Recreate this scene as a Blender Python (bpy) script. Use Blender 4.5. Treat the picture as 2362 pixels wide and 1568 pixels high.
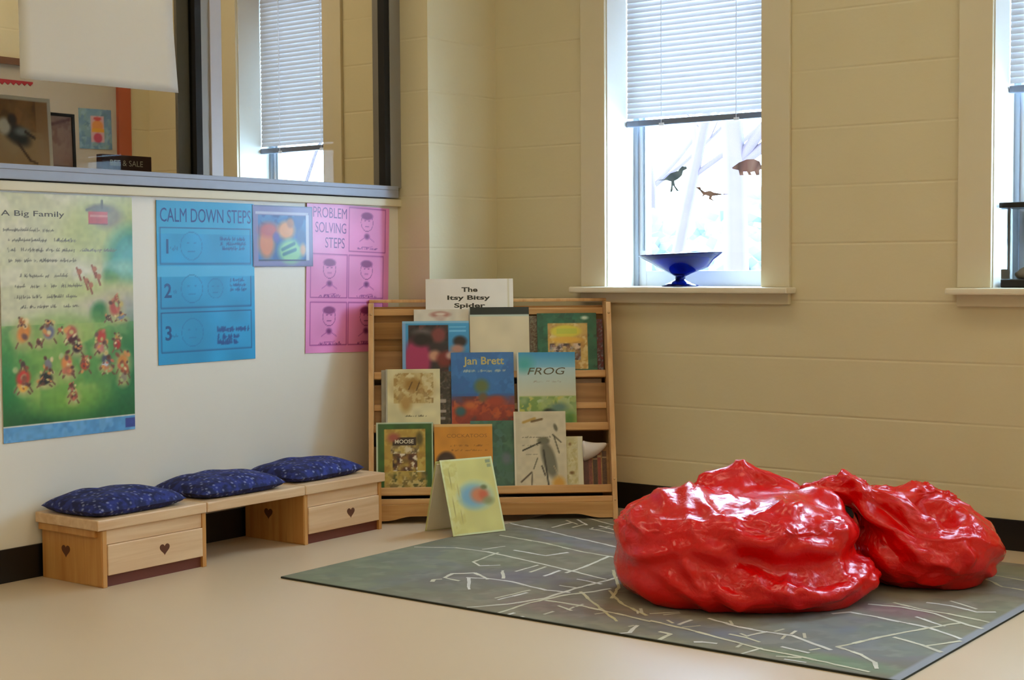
import bpy, bmesh, math, random
import numpy as np
from mathutils import Vector, Matrix
PI = math.pi
scene = bpy.context.scene
for o in list(bpy.data.objects):
    bpy.data.objects.remove(o)
COL = scene.collection

# ------------------------------------------------------------------ camera
cam_d = bpy.data.cameras.new('camera')
cam_d.lens = 3448.97 / 2362 * 36.0
cam_d.sensor_width = 36.0
cam_d.clip_start = 0.05
cam_d.clip_end = 300
cam = bpy.data.objects.new('camera', cam_d)
COL.objects.link(cam)
yaw, pitch, roll = 2.2165147, -0.0488040, -0.0065930
fw = Vector((math.cos(yaw) * math.cos(pitch), math.sin(yaw) * math.cos(pitch), math.sin(pitch)))
rt = fw.cross(Vector((0, 0, 1))).normalized()
up = rt.cross(fw)
r2 = rt * math.cos(roll) + up * math.sin(roll)
u2 = -rt * math.sin(roll) + up * math.cos(roll)
cam.matrix_world = Matrix(((r2.x, u2.x, -fw.x, 3.85283), (r2.y, u2.y, -fw.y, -4.88186), (r2.z, u2.z, -fw.z, 0.94102), (0, 0, 0, 1)))
scene.camera = cam

# ------------------------------------------------------------------ sky, exposure
scene.view_settings.view_transform = 'Standard'
scene.view_settings.look = 'None'
scene.view_settings.exposure = 0.0
scene.view_settings.gamma = 1.0
scene.view_settings.use_curve_mapping = False
world = bpy.data.worlds.new('overcast_sky')
scene.world = world
world.use_nodes = True
wb = world.node_tree.nodes['Background']
wb.inputs['Color'].default_value = (0.50, 0.74, 1.0, 1)
wb.inputs['Strength'].default_value = 33.0
SKY_PORTAL = True
CEIL_W = 4.5      # emission of the ceiling light diffusers
ADJ_W = 12.0

# windows of the outside wall: opening x0, x1
WZ0, WZ1 = 0.862, 2.32
OPEN = [(-1.425, -0.865), (0.641, 1.315), (2.154, 2.83), (3.67, 4.345), (5.18, 5.855)]
for i, (a, b) in enumerate(OPEN):
    ld = bpy.data.lights.new('window_daylight', 'AREA')
    ld.shape = 'RECTANGLE'
    ld.size = b - a
    ld.size_y = WZ1 - WZ0
    ld.cycles.is_portal = True
    lo = bpy.data.objects.new('window_daylight', ld)
    lo.location = ((a + b) / 2, 0.32, (WZ0 + WZ1) / 2)
    lo.rotation_euler = (-PI / 2, 0, 0)     # faces into the room (-y)
    COL.objects.link(lo)

# ------------------------------------------------------------------ helpers
def lin(c):
    if isinstance(c, str):
        c = c.lstrip('#')
        c = [int(c[i:i + 2], 16) / 255 for i in (0, 2, 4)]
    return tuple(v / 12.92 if v <= 0.04045 else ((v + 0.055) / 1.055) ** 2.4 for v in c)

def linarr(a):
    return np.where(a <= 0.04045, a / 12.92, ((a + 0.055) / 1.055) ** 2.4)

def mat(name, color, rough=0.6, metal=0.0, var=0.0, vscale=8.0, bump=0.0, bscale=60.0, coat=0.0, spec=0.5, stretch=(1, 1, 1), emit=None, trans=0.0):
    m = bpy.data.materials.new(name)
    m.use_nodes = True
    nt = m.node_tree
    b = nt.nodes['Principled BSDF']
    b.inputs['Base Color'].default_value = (*lin(color), 1)
    b.inputs['Roughness'].default_value = rough
    b.inputs['Metallic'].default_value = metal
    b.inputs['Coat Weight'].default_value = coat
    b.inputs['Specular IOR Level'].default_value = spec
    b.inputs['Transmission Weight'].default_value = trans
    if emit:
        b.inputs['Emission Color'].default_value = (*emit[0], 1)
        b.inputs['Emission Strength'].default_value = emit[1]
    if var or bump:
        tc = nt.nodes.new('ShaderNodeTexCoord')
        mp = nt.nodes.new('ShaderNodeMapping')
        mp.inputs['Scale'].default_value = stretch
        nt.links.new(tc.outputs['Object'], mp.inputs['Vector'])
    if var:
        n = nt.nodes.new('ShaderNodeTexNoise')
        n.inputs['Scale'].default_value = vscale
        n.inputs['Detail'].default_value = 4
        nt.links.new(mp.outputs['Vector'], n.inputs['Vector'])
        mx = nt.nodes.new('ShaderNodeMix')
        mx.data_type = 'RGBA'
        c = lin(color)
        mx.inputs[6].default_value = (*[min(1, v * (1 - var)) for v in c], 1)
        mx.inputs[7].default_value = (*[min(1, v * (1 + var)) for v in c], 1)
        nt.links.new(n.outputs['Fac'], mx.inputs[0])
        nt.links.new(mx.outputs[2], b.inputs['Base Color'])
    if bump:
        n2 = nt.nodes.new('ShaderNodeTexNoise')
        n2.inputs['Scale'].default_value = bscale
        n2.inputs['Detail'].default_value = 3
        nt.links.new(mp.outputs['Vector'], n2.inputs['Vector'])
        bp = nt.nodes.new('ShaderNodeBump')
        bp.inputs['Strength'].default_value = bump
        bp.inputs['Distance'].default_value = 0.01
        nt.links.new(n2.outputs['Fac'], bp.inputs['Height'])
        nt.links.new(bp.outputs['Normal'], b.inputs['Normal'])
    return m

def wood(name, c1, c2, axis=0, rough=0.42, scale=1.0):
    m = bpy.data.materials.new(name)
    m.use_nodes = True
    nt = m.node_tree
    b = nt.nodes['Principled BSDF']
    b.inputs['Roughness'].default_value = rough
    tc = nt.nodes.new('ShaderNodeTexCoord')
    mp = nt.nodes.new('ShaderNodeMapping')
    s = [38 * scale] * 3
    s[axis] = 2.2 * scale
    mp.inputs['Scale'].default_value = s
    nt.links.new(tc.outputs['Object'], mp.inputs['Vector'])
    n = nt.nodes.new('ShaderNodeTexNoise')
    n.inputs['Scale'].default_value = 1.0
    n.inputs['Detail'].default_value = 5
    n.inputs['Distortion'].default_value = 0.6
    nt.links.new(mp.outputs['Vector'], n.inputs['Vector'])
    cr = nt.nodes.new('ShaderNodeValToRGB')
    cr.color_ramp.elements[0].position = 0.3
    cr.color_ramp.elements[0].color = (*lin(c1), 1)
    cr.color_ramp.elements[1].position = 0.68
    cr.color_ramp.elements[1].color = (*lin(c2), 1)
    nt.links.new(n.outputs['Fac'], cr.inputs['Fac'])
    nt.links.new(cr.outputs['Color'], b.inputs['Base Color'])
    return m

def block_mat(name, color, joint_dir='Z'):
    """painted concrete block: shallow joints every 8 inches"""
    m = bpy.data.materials.new(name)
    m.use_nodes = True
    nt = m.node_tree
    N = nt.nodes
    L = nt.links
    b = N['Principled BSDF']
    b.inputs['Roughness'].default_value = 0.5
    g = N.new('ShaderNodeNewGeometry')
    sp = N.new('ShaderNodeSeparateXYZ')
    L.new(g.outputs['Position'], sp.inputs[0])
    def math_(op, a, bb=None, cc=None):
        n = N.new('ShaderNodeMath')
        n.operation = op
        for i, v in enumerate((a, bb, cc)):
            if v is None:
                continue
            if isinstance(v, (int, float)):
                n.inputs[i].default_value = v
            else:
                L.new(v, n.inputs[i])
        return n.outputs[0]
    def groove(co, period, width, off=0.0):
        t = math_('ADD', co, off)
        t = math_('DIVIDE', t, period)
        t = math_('FRACT', t)
        t = math_('SUBTRACT', t, 0.5)
        t = math_('ABSOLUTE', t)
        t = math_('SUBTRACT', 0.5, t)           # 0 at the joint
        t = math_('MULTIPLY', t, period / width)
        return math_('MINIMUM', t, 1.0)
    hz = groove(sp.outputs['Z'], 0.2032, 0.006, 2.032)
    n0 = N.new('ShaderNodeTexNoise')
    n0.inputs['Scale'].default_value = 2.5
    L.new(g.outputs['Position'], n0.inputs['Vector'])
    nz = N.new('ShaderNodeTexNoise')
    nz.inputs['Scale'].default_value = 55
    nz.inputs['Detail'].default_value = 4
    L.new(g.outputs['Position'], nz.inputs['Vector'])
    fade = math_('MULTIPLY_ADD', n0.outputs['Fac'], 1.6, -0.15)
    jn = math_('SUBTRACT', 1.0, hz)
    jn = math_('MULTIPLY', jn, fade)
    h = math_('MULTIPLY', jn, -1.0)
    h = math_('MULTIPLY_ADD', nz.outputs['Fac'], 0.22, h)
    bp = N.new('ShaderNodeBump')
    bp.inputs['Strength'].default_value = 0.55
    bp.inputs['Distance'].default_value = 0.004
    L.new(h, bp.inputs['Height'])
    L.new(bp.outputs['Normal'], b.inputs['Normal'])
    mx = N.new('ShaderNodeMix')
    mx.data_type = 'RGBA'
    c = lin(color)
    mx.inputs[6].default_value = (c[0] * .95, c[1] * .95, c[2] * .93, 1)
    mx.inputs[7].default_value = (c[0] * 1.05, c[1] * 1.05, c[2] * 1.07, 1)
    L.new(n0.outputs['Fac'], mx.inputs[0])
    L.new(mx.outputs[2], b.inputs['Base Color'])
    return m

def attr_mat(name, rough=0.55, coat=0.0, bump=0.0):
    m = bpy.data.materials.new(name)
    m.use_nodes = True
    nt = m.node_tree
    b = nt.nodes['Principled BSDF']
    b.inputs['Roughness'].default_value = rough
    b.inputs['Coat Weight'].default_value = coat
    b.inputs['Coat Roughness'].default_value = 0.12
    a = nt.nodes.new('ShaderNodeAttribute')
    a.attribute_name = 'Col'
    nt.links.new(a.outputs['Color'], b.inputs['Base Color'])
    if bump:
        tc = nt.nodes.new('ShaderNodeTexCoord')
        n2 = nt.nodes.new('ShaderNodeTexNoise')
        n2.inputs['Scale'].default_value = 9
        nt.links.new(tc.outputs['Object'], n2.inputs['Vector'])
        bp = nt.nodes.new('ShaderNodeBump')
        bp.inputs['Strength'].default_value = bump
        bp.inputs['Distance'].default_value = 0.02
        nt.links.new(n2.outputs['Fac'], bp.inputs['Height'])
        nt.links.new(bp.outputs['Normal'], b.inputs['Normal'])
    return m

def glass_mat(name, tint, refl=0.06):
    m = bpy.data.materials.new(name)
    m.use_nodes = True
    nt = m.node_tree
    nt.nodes.clear()
    out = nt.nodes.new('ShaderNodeOutputMaterial')
    t = nt.nodes.new('ShaderNodeBsdfTransparent')
    t.inputs['Color'].default_value = (*tint, 1)
    g = nt.nodes.new('ShaderNodeBsdfGlossy')
    g.inputs['Roughness'].default_value = 0.01
    lw = nt.nodes.new('ShaderNodeLayerWeight')
    lw.inputs['Blend'].default_value = 0.5
    pw = nt.nodes.new('ShaderNodeMath')
    pw.operation = 'POWER'
    pw.inputs[1].default_value = 5.0
    nt.links.new(lw.outputs['Facing'], pw.inputs[0])
    fr = nt.nodes.new('ShaderNodeMath')
    fr.operation = 'MULTIPLY_ADD'
    fr.inputs[1].default_value = 0.5
    fr.inputs[2].default_value = 0.004
    nt.links.new(pw.outputs[0], fr.inputs[0])
    mx = nt.nodes.new('ShaderNodeMixShader')
    nt.links.new(fr.outputs[0], mx.inputs[0])
    nt.links.new(t.outputs[0], mx.inputs[1])
    nt.links.new(g.outputs[0], mx.inputs[2])
    nt.links.new(mx.outputs[0], out.inputs['Surface'])
    return m

class MB:
    def __init__(s):
        s.v = []
        s.f = []
        s.mi = []
        s.c = []
        s.sm = []
    def add(s, vs, fs, mi=0, col=None, smooth=False):
        o = len(s.v)
        s.v += [tuple(p) for p in vs]
        s.f += [tuple(i + o for i in f) for f in fs]
        s.mi += [mi] * len(fs)
        s.sm += [smooth] * len(fs)
        if col is None:
            col = (0.8, 0.8, 0.8)
        if len(col) == len(vs) and not isinstance(col[0], (int, float)):
            s.c += [tuple(q) for q in col]
        else:
            s.c += [tuple(col)] * len(vs)
        return s
    def box(s, x0, x1, y0, y1, z0, z1, mi=0, col=None, bev=0.0):
        if bev > 0:
            bm = bmesh.new()
            bmesh.ops.create_cube(bm, size=1)
            for v in bm.verts:
                v.co = Vector(((x0 + x1) / 2 + v.co.x * (x1 - x0), (y0 + y1) / 2 + v.co.y * (y1 - y0), (z0 + z1) / 2 + v.co.z * (z1 - z0)))
            bmesh.ops.bevel(bm, geom=bm.edges[:], offset=bev, segments=2, affect='EDGES', profile=0.6)
            bm.verts.index_update()
            s.add([v.co[:] for v in bm.verts], [[v.index for v in f.verts] for f in bm.faces], mi, col)
            bm.free()
            return s
        vs = [(x, y, z) for x in (x0, x1) for y in (y0, y1) for z in (z0, z1)]
        return s.add(vs, [(0, 1, 3, 2), (4, 6, 7, 5), (0, 4, 5, 1), (2, 3, 7, 6), (0, 2, 6, 4), (1, 5, 7, 3)], mi, col)
    def prism(s, pts, h, M=None, mi=0, col=None, base=0.0):
        """outline pts (x,y) extruded along local z from base to base+h, then transformed by M"""
        n = len(pts)
        vs = [Vector((p[0], p[1], base)) for p in pts] + [Vector((p[0], p[1], base + h)) for p in pts]
        if M is not None:
            vs = [M @ v for v in vs]
        fs = [tuple(range(n - 1, -1, -1)), tuple(range(n, 2 * n))] + [(i, (i + 1) % n, n + (i + 1) % n, n + i) for i in range(n)]
        return s.add([v[:] for v in vs], fs, mi, col)
    def tube(s, pts, r, seg=8, mi=0, col=None, cap=True):
        pts = [Vector(p) for p in pts]
        rs = r if isinstance(r, (list, tuple)) else [r] * len(pts)
        vs = []
        prev = None
        for i, p in enumerate(pts):
            t = (pts[min(i + 1, len(pts) - 1)] - pts[max(i - 1, 0)])
            t = t.normalized() if t.length > 1e-9 else Vector((0, 0, 1))
            if prev is None:
                a = t.cross(Vector((0, 0, 1)))
                if a.length < 0.1:
                    a = t.cross(Vector((1, 0, 0)))
            else:
                a = prev - t * prev.dot(t)
            a.normalize()
            prev = a
            b = t.cross(a)
            for k in range(seg):
                q = 2 * PI * k / seg
                vs.append((p + a * (rs[i] * math.cos(q)) + b * (rs[i] * math.sin(q)))[:])
        fs = []
        for i in range(len(pts) - 1):
            for k in range(seg):
                k2 = (k + 1) % seg
                fs.append((i * seg + k, i * seg + k2, (i + 1) * seg + k2, (i + 1) * seg + k))
        if cap:
            fs.append(tuple(range(seg - 1, -1, -1)))
            o = (len(pts) - 1) * seg
            fs.append(tuple(o + k for k in range(seg)))
        return s.add(vs, fs, mi, col, smooth=True)
    def build(s, name, mats, parent=None, M=None):
        me = bpy.data.meshes.new(name)
        me.from_pydata(s.v, [], s.f)
        if not isinstance(mats, (list, tuple)):
            mats = [mats]
        for m in mats:
            me.materials.append(m)
        me.polygons.foreach_set('material_index', s.mi)
        me.polygons.foreach_set('use_smooth', s.sm)
        at = me.color_attributes.new('Col', 'FLOAT_COLOR', 'POINT')
        arr = np.ones((len(s.v), 4), dtype=np.float32)
        arr[:, :3] = np.array(s.c, dtype=np.float32)
        at.data.foreach_set('color', arr.ravel())
        me.update()
        o = bpy.data.objects.new(name, me)
        COL.objects.link(o)
        if parent is not None:
            o.parent = parent
        elif M is not None:
            o.matrix_world = M
        return o

def empty(name, label=None, cat=None, M=None, loc=None, group=None, kind=None, parent=None):
    o = bpy.data.objects.new(name, None)
    o.empty_display_size = 0.05
    COL.objects.link(o)
    if parent is not None:
        o.parent = parent
    if M is not None:
        o.matrix_world = M
    elif loc is not None:
        o.location = loc
    tag(o, label, cat, group, kind)
    return o

def tag(o, label=None, cat=None, group=None, kind=None):
    if label:
        o['label'] = label
    if cat:
        o['category'] = cat
    if group:
        o['group'] = group
    if kind:
        o['kind'] = kind
    return o

def frame(origin, xd, yd):
    """local x = xd, local y = yd, local z = xd x yd"""
    x = Vector(xd).normalized()
    y = Vector(yd)
    y = (y - x * y.dot(x)).normalized()
    z = x.cross(y)
    o = Vector(origin)
    return Matrix(((x.x, y.x, z.x, o.x), (x.y, y.y, z.y, o.y), (x.z, y.z, z.z, o.z), (0, 0, 0, 1)))

def curved(s, name, mats, parent=None, M=None):
    return s.build(name, mats, parent, M)

# ---- printed artwork: a fine grid of vertex colours (ink), plus real letters
def hexc(c):
    if isinstance(c, str):
        c = c.lstrip('#')
        return np.array([int(c[i:i + 2], 16) / 255 for i in (0, 2, 4)])
    return np.array(c, dtype=float)

def vnoise(X, Y, seed):
    rng = np.random.RandomState(seed)
    T = rng.rand(64, 64)
    xi = np.floor(X).astype(int)
    yi = np.floor(Y).astype(int)
    fx = X - xi
    fy = Y - yi
    fx = fx * fx * (3 - 2 * fx)
    fy = fy * fy * (3 - 2 * fy)
    g = lambda a, b: T[a % 64, b % 64]
    return (g(xi, yi) * (1 - fx) + g(xi + 1, yi) * fx) * (1 - fy) + (g(xi, yi + 1) * (1 - fx) + g(xi + 1, yi + 1) * fx) * fy

def ink(w, h, step, layers):
    nx = max(2, int(round(w / step)))
    ny = max(2, int(round(h / step)))
    X, Y = np.meshgrid(np.linspace(0, 1, nx + 1), np.linspace(0, 1, ny + 1))
    C = np.ones((ny + 1, nx + 1, 3)) * 0.8
    asp = h / w
    def over(a, c):
        C[:] = C * (1 - a[..., None]) + hexc(c) * a[..., None]
    for L in layers:
        k = L[0]
        if k == 'bg':
            C[:] = hexc(L[1])
        elif k == 'grad':            # y0 col0 y1 col1
            t = np.clip((Y - L[1]) / (L[3] - L[1]), 0, 1)[..., None]
            m = ((Y >= L[1]) & (Y <= L[3]))[..., None]
            C[:] = np.where(m, hexc(L[2]) * (1 - t) + hexc(L[4]) * t, C)
        elif k == 'r':
            over(((X >= L[1]) & (X <= L[3]) & (Y >= L[2]) & (Y <= L[4])).astype(float), L[5])
        elif k == 'fr':              # frame line rectangle x0 y0 x1 y1 width col
            wd = L[5]
            ins = (X >= L[1]) & (X <= L[3]) & (Y >= L[2]) & (Y <= L[4])
            inn = (X >= L[1] + wd) & (X <= L[3] - wd) & (Y >= L[2] + wd / asp) & (Y <= L[4] - wd / asp)
            over((ins & ~inn).astype(float), L[6])
        elif k == 'e':               # cx cy rx ry col soft [angle]
            soft = L[6] if len(L) > 6 else 0.15
            an = L[7] if len(L) > 7 else 0
            dx = (X - L[1])
            dy = (Y - L[2]) * asp
            ca, sa = math.cos(an), math.sin(an)
            ex = (dx * ca + dy * sa) / L[3]
            ey = (-dx * sa + dy * ca) / (L[4] * asp)
            d = np.sqrt(ex ** 2 + ey ** 2)
            over(np.clip((1 + soft - d) / (2 * soft + 1e-6), 0, 1), L[5])
        elif k == 'l':               # x0 y0 x1 y1 width(of w) col
            ax, ay, bx, by = L[1], L[2] * asp, L[3], L[4] * asp
            px, py = X - ax, Y * asp - ay
            dx, dy = bx - ax, by - ay
            t = np.clip((px * dx + py * dy) / (dx * dx + dy * dy + 1e-9), 0, 1)
            d = np.hypot(px - t * dx, py - t * dy)
            over(np.clip((L[5] - d) / (L[5] * 0.6), 0, 1), L[6])
        elif k == 'n':               # value noise amp, scale, seed
            n = vnoise(X * L[2], Y * L[2] * asp, L[3]) - 0.5
            C[:] = np.clip(C * (1 + L[1] * 2 * n[..., None]), 0, 1)
        elif k == 'mottle':          # x0 y0 x1 y1 scale seed [cols] alpha : random patches of colours
            rng = np.random.RandomState(L[6])
            cols = np.array([hexc(c) for c in L[7]])
            n2 = vnoise(X * L[5] + 31, Y * L[5] * asp + 17, L[6] + 1)
            S = L[5] * 1.3
            WX_ = X * S + 1.1 * (vnoise(X * S * 2.1, Y * asp * S * 2.1, L[6] + 5) - .5)
            WY_ = Y * asp * S + 1.1 * (vnoise(X * S * 2.1 + 9, Y * asp * S * 2.1 + 9, L[6] + 6) - .5)
            gx, gy = np.floor(WX_).astype(int), np.floor(WY_).astype(int)
            JX, JY = rng.rand(64, 64), rng.rand(64, 64)
            CI = rng.randint(0, len(cols), (64, 64))
            acc = np.zeros(X.shape + (3,))
            wsum = np.zeros(X.shape)
            for ddx in (-1, 0, 1):
                for ddy in (-1, 0, 1):
                    cx_, cy_ = (gx + ddx) % 64, (gy + ddy) % 64
                    d2 = (WX_ - gx - ddx - JX[cx_, cy_]) ** 2 + (WY_ - gy - ddy - JY[cx_, cy_]) ** 2
                    wgt = np.exp(-d2 * 14)
                    acc += cols[CI[cx_, cy_]] * wgt[..., None]
                    wsum += wgt
            ca = acc / (wsum[..., None] + 1e-12)
            m = (X >= L[1]) & (X <= L[3]) & (Y >= L[2]) & (Y <= L[4])
            a = (np.clip(n2 * 1.6, 0, 1) * L[8] * m)[..., None]
            C[:] = C * (1 - a) + ca * a
    P = np.zeros((ny + 1, nx + 1, 3))
    P[..., 0] = X * w
    P[..., 1] = Y * h
    idx = np.arange((nx + 1) * (ny + 1)).reshape(ny + 1, nx + 1)
    F = np.stack([idx[:-1, :-1], idx[:-1, 1:], idx[1:, 1:], idx[1:, :-1]], -1).reshape(-1, 4)
    return P.reshape(-1, 3), F, linarr(C.reshape(-1, 3))

_letter_cache = {}
def letters(s, bold=0.0, shear=0.0):
    key = (s, bold, shear)
    if key in _letter_cache:
        return _letter_cache[key]
    cu = bpy.data.curves.new('t', 'FONT')
    cu.body = s
    cu.size = 1.0
    cu.offset = bold
    cu.shear = shear
    cu.resolution_u = 3
    ob = bpy.data.objects.new('t', cu)
    COL.objects.link(ob)
    bpy.context.view_layer.update()
    dg = bpy.context.evaluated_depsgraph_get()
    me = bpy.data.meshes.new_from_object(ob.evaluated_get(dg))
    vs = np.array([v.co[:] for v in me.vertices]) if len(me.vertices) else np.zeros((0, 3))
    fs = [tuple(p.vertices) for p in me.polygons]
    bpy.data.objects.remove(ob)
    bpy.data.curves.remove(cu)
    bpy.data.meshes.remove(me)
    _letter_cache[key] = (vs, fs)
    return vs, fs

def put_text(mb, s, x, y, hgt, col, z, width=None, align='c', bold=0.0, mi=0, shear=0.0):
    """letters with cap height hgt; x,y = centre (or left) of the baseline; width squeezes to fit"""
    vs, fs = letters(s, bold, shear)
    if not len(vs):
        return
    vs = vs.copy()
    x0, x1 = vs[:, 0].min(), vs[:, 0].max()
    sc = hgt / 0.7
    sx = sc if width is None else width / (x1 - x0)
    vs[:, 0] = (vs[:, 0] - (x0 if align == 'l' else (x0 + x1) / 2)) * sx + x
    vs[:, 1] = vs[:, 1] * sc + y
    vs[:, 2] = z
    mb.add(vs.tolist(), fs, mi, lin(col))

def sheet_mesh(mb, w, h, thick, edge, layers, texts=(), step=0.004, z0=0.0, bend=None):
    """a printed sheet with its lower left corner at the origin, front towards +z"""
    o = len(mb.v)
    mb.box(0, w, 0, h, z0, z0 + thick, 0, lin(edge))
    if bend is None:
        V, F, C = ink(w, h, step, layers)
        V[:, 2] = z0 + thick + 0.0004
        mb.add(V.tolist(), [tuple(f) for f in F.tolist()], 0, C.tolist(), smooth=True)
    for t in texts:
        kw = t[5] if len(t) > 5 else {}
        put_text(mb, t[0], t[1] * w, t[2] * h, t[3] * h, t[4], z0 + thick + 0.0008, **kw)

# ------------------------------------------------------------------ materials
PAINT = '#d6c9a4'
M_block = block_mat('painted_block', PAINT)
M_wallL = mat('cream_wall_paint', '#e4ddd0', 0.4, var=0.02, vscale=2, bump=0.05, bscale=30)
M_trim = mat('trim_paint', '#d8ccae', 0.45, var=0.02)
M_jamb = mat('jamb_paint', '#e6e2da', 0.5, var=0.02)
M_base = mat('black_rubber_base', '#0c0c10', 0.35, var=0.2)
M_alu = mat('brushed_aluminium', '#9698a2', 0.5, metal=0.2, var=0.05, vscale=30)
M_aludark = mat('dark_aluminium', '#8a8680', 0.5, metal=0.2)
M_black = mat('black_gap_strip', '#060403', 0.8)
M_glass = glass_mat('clear_glass', (0.97, 0.98, 0.98))
M_tint = glass_mat('grey_tinted_glass', (0.74, 0.74, 0.72))
M_ceil = mat('ceiling_tile', '#e0dccf', 0.9, var=0.03, vscale=20, bump=0.2, bscale=90)
M_slat = bpy.data.materials.new('blind_slat')
M_slat.use_nodes = True
_n = M_slat.node_tree
_n.nodes.clear()
_o = _n.nodes.new('ShaderNodeOutputMaterial')
_d = _n.nodes.new('ShaderNodeBsdfDiffuse')
_d.inputs['Color'].default_value = (0.55, 0.55, 0.55, 1)
_t = _n.nodes.new('ShaderNodeBsdfTranslucent')
_t.inputs['Color'].default_value = (0.42, 0.38, 0.40, 1)
_m = _n.nodes.new('ShaderNodeMixShader')
_m.inputs[0].default_value = 0.11
_n.links.new(_d.outputs[0], _m.inputs[1])
_n.links.new(_t.outputs[0], _m.inputs[2])
_n.links.new(_m.outputs[0], _o.inputs['Surface'])
M_rail = mat('blind_rail', '#737a8a', 0.4, metal=0.3)  # grey darkened to hold the backlit shade of the bottom rail
M_print = attr_mat('printed_paper', 0.6)
M_lam = attr_mat('laminated_print', 0.42, coat=0.12, bump=0.12)
M_cover = attr_mat('book_cover_print', 0.4, coat=0.1)
M_pages = mat('book_pages', '#d9d0b8', 0.8, var=0.06, vscale=200, stretch=(1, 1, 30))

# floor: pale speckled vinyl
M_floor = mat('vinyl_floor', '#ccb495', 0.36, var=0.05, vscale=1.3, bump=0.015, bscale=6, spec=0.4)

# ------------------------------------------------------------------ room shell
XE, YS, ZC = 7.0, -7.2, 2.95
mb = MB(); mb.box(-2.3, XE + .1, YS - .1, 0.3, -0.12, 0.0)
tag(mb.build('floor', M_floor), kind='structure')
mb = MB(); mb.box(-2.3, XE + .1, YS - .1, 0.3, ZC, ZC + 0.1)
tag(mb.build('ceiling', M_ceil), kind='structure')
# outside wall with its window openings
mb = MB()
xs = [-2.3] + [v for o in OPEN for v in o] + [XE + .1]
for i in range(0, len(xs), 2):
    mb.box(xs[i], xs[i + 1], 0.0, 0.3, 0.0, ZC)
for a, b in OPEN:
    mb.box(a, b, 0.0, 0.3, 0.0, WZ0 - .02)
    mb.box(a, b, 0.0, 0.3, WZ1, ZC)
tag(mb.build('wall_back', M_block), kind='structure')
mb = MB(); mb.box(XE, XE + .1, YS, 0, 0, ZC)
tag(mb.build('wall_right', M_block), kind='structure')
mb = MB(); mb.box(-2.3, XE, YS - .1, YS, 0, ZC)
tag(mb.build('wall_front', M_block), kind='structure')
mb = MB(); mb.box(-2.3, -2.07, YS, 0, 0, ZC)
tag(mb.build('wall_far_left', M_block), kind='structure')
# pilaster in the corner (10 cm proud of the partition)
mb = MB(); mb.box(-0.19, 0.10, -0.43, 0.0, 0, ZC)
tag(mb.build('wall_pilaster', M_block), kind='structure')
# partition: low wall, posts, header
WX = -0.06
GY0, GY1, GZ0, GZ1 = -4.35, -0.455, 1.213, 2.35
mb = MB()
mb.box(-0.17, WX, YS, -0.43, 0, GZ0 - .03)
mb.box(-0.17, WX, YS, -0.43, GZ1, ZC)
mb.box(-0.17, WX, YS, GY0, GZ0 - .03, GZ1)
tag(mb.build('wall_left', M_wallL), kind='structure')
mb = MB()
mb.box(-0.175, -0.043, GY0 - .05, -0.405, GZ0 - .033, GZ0 - .004, bev=.003)
tag(mb.build('trim_1', M_trim), kind='structure')
# baseboards
mb = MB(); mb.box(WX, WX + .008, YS, -0.43, 0, 0.102, bev=.002)
mb.box(WX + .001, 0.10, -0.438, -0.43, 0, 0.102)
mb.box(0.10, 0.108, -0.438, 0, 0, 0.102)
tag(mb.build('baseboard_left', M_base), kind='structure')
mb = MB(); mb.box(0.108, XE, -0.008, 0, 0, 0.102, bev=.002)
tag(mb.build('baseboard_back', M_base), kind='structure')

# ------------------------------------------------------------------ sliding glass in the partition
win = empty('window_1', kind='structure', loc=(0, 0, 0))
mb = MB()
mb.box(-0.13, -0.035, GY0, GY1 + .002, GZ0, GZ0 + 0.03, bev=.002)
mb.box(-0.055, -0.035, GY0, GY1 + .002, GZ0 + 0.03, GZ0 + 0.046, bev=.002)
mb.box(-0.13, -0.115, GY0, GY1 + .002, GZ0 + 0.03, GZ0 + 0.046, bev=.002)
mb.box(-0.13, -0.035, GY0, GY1, GZ1 - .05, GZ1, bev=.002)
mb.build('window_track', M_alu, win)
mb = MB()
mb.box(-0.13, -0.040, -0.492, -0.431, GZ0 + .04, GZ1 - .04)
mb.build('jamb', M_aludark, win)
mb = MB()
mb.box(-0.075, -0.042, -0.521, -0.493, GZ0 + .03, GZ1 - .04)
mb.box(-0.075, -0.044, -1.470, -1.443, GZ0 + .03, GZ1 - .04)
mb.build('black_gap_strip', M_black, win)  # black strips standing in for the dark gaps between frame parts
mb = MB()
mb.box(-0.075, -0.044, -1.443, -1.409, GZ0 + .03, GZ1 - .04)
mb.box(-0.090, -0.078, -1.52, -1.46, GZ0 + .03, GZ1 - .04)
mb.build('stile', M_aludark, win)
mb = MB()
mb.box(-0.078, -0.038, -1.409, -1.357, GZ0 + .03, GZ1 - .04, bev=.002)
mb.build('meeting_stile', mat('stile_grey', '#b0abab', 0.45, metal=0.2), win)
mb = MB(); mb.box(-0.085, -0.081, -1.46, -0.5, GZ0 + .02, GZ1 - .04)
mb.build('pane', M_tint, win)
mb = MB(); mb.box(-0.065, -0.061, GY0, -1.45, GZ0 + .02, GZ1 - .04)
mb.build('pane', M_tint, win)
# ledge on the other side
mb = MB(); mb.box(-0.44, -0.17, GY0, -0.05, GZ0 - .03, 1.266, bev=.003)
tag(mb.build('trim_2', M_trim), kind='structure')

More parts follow.
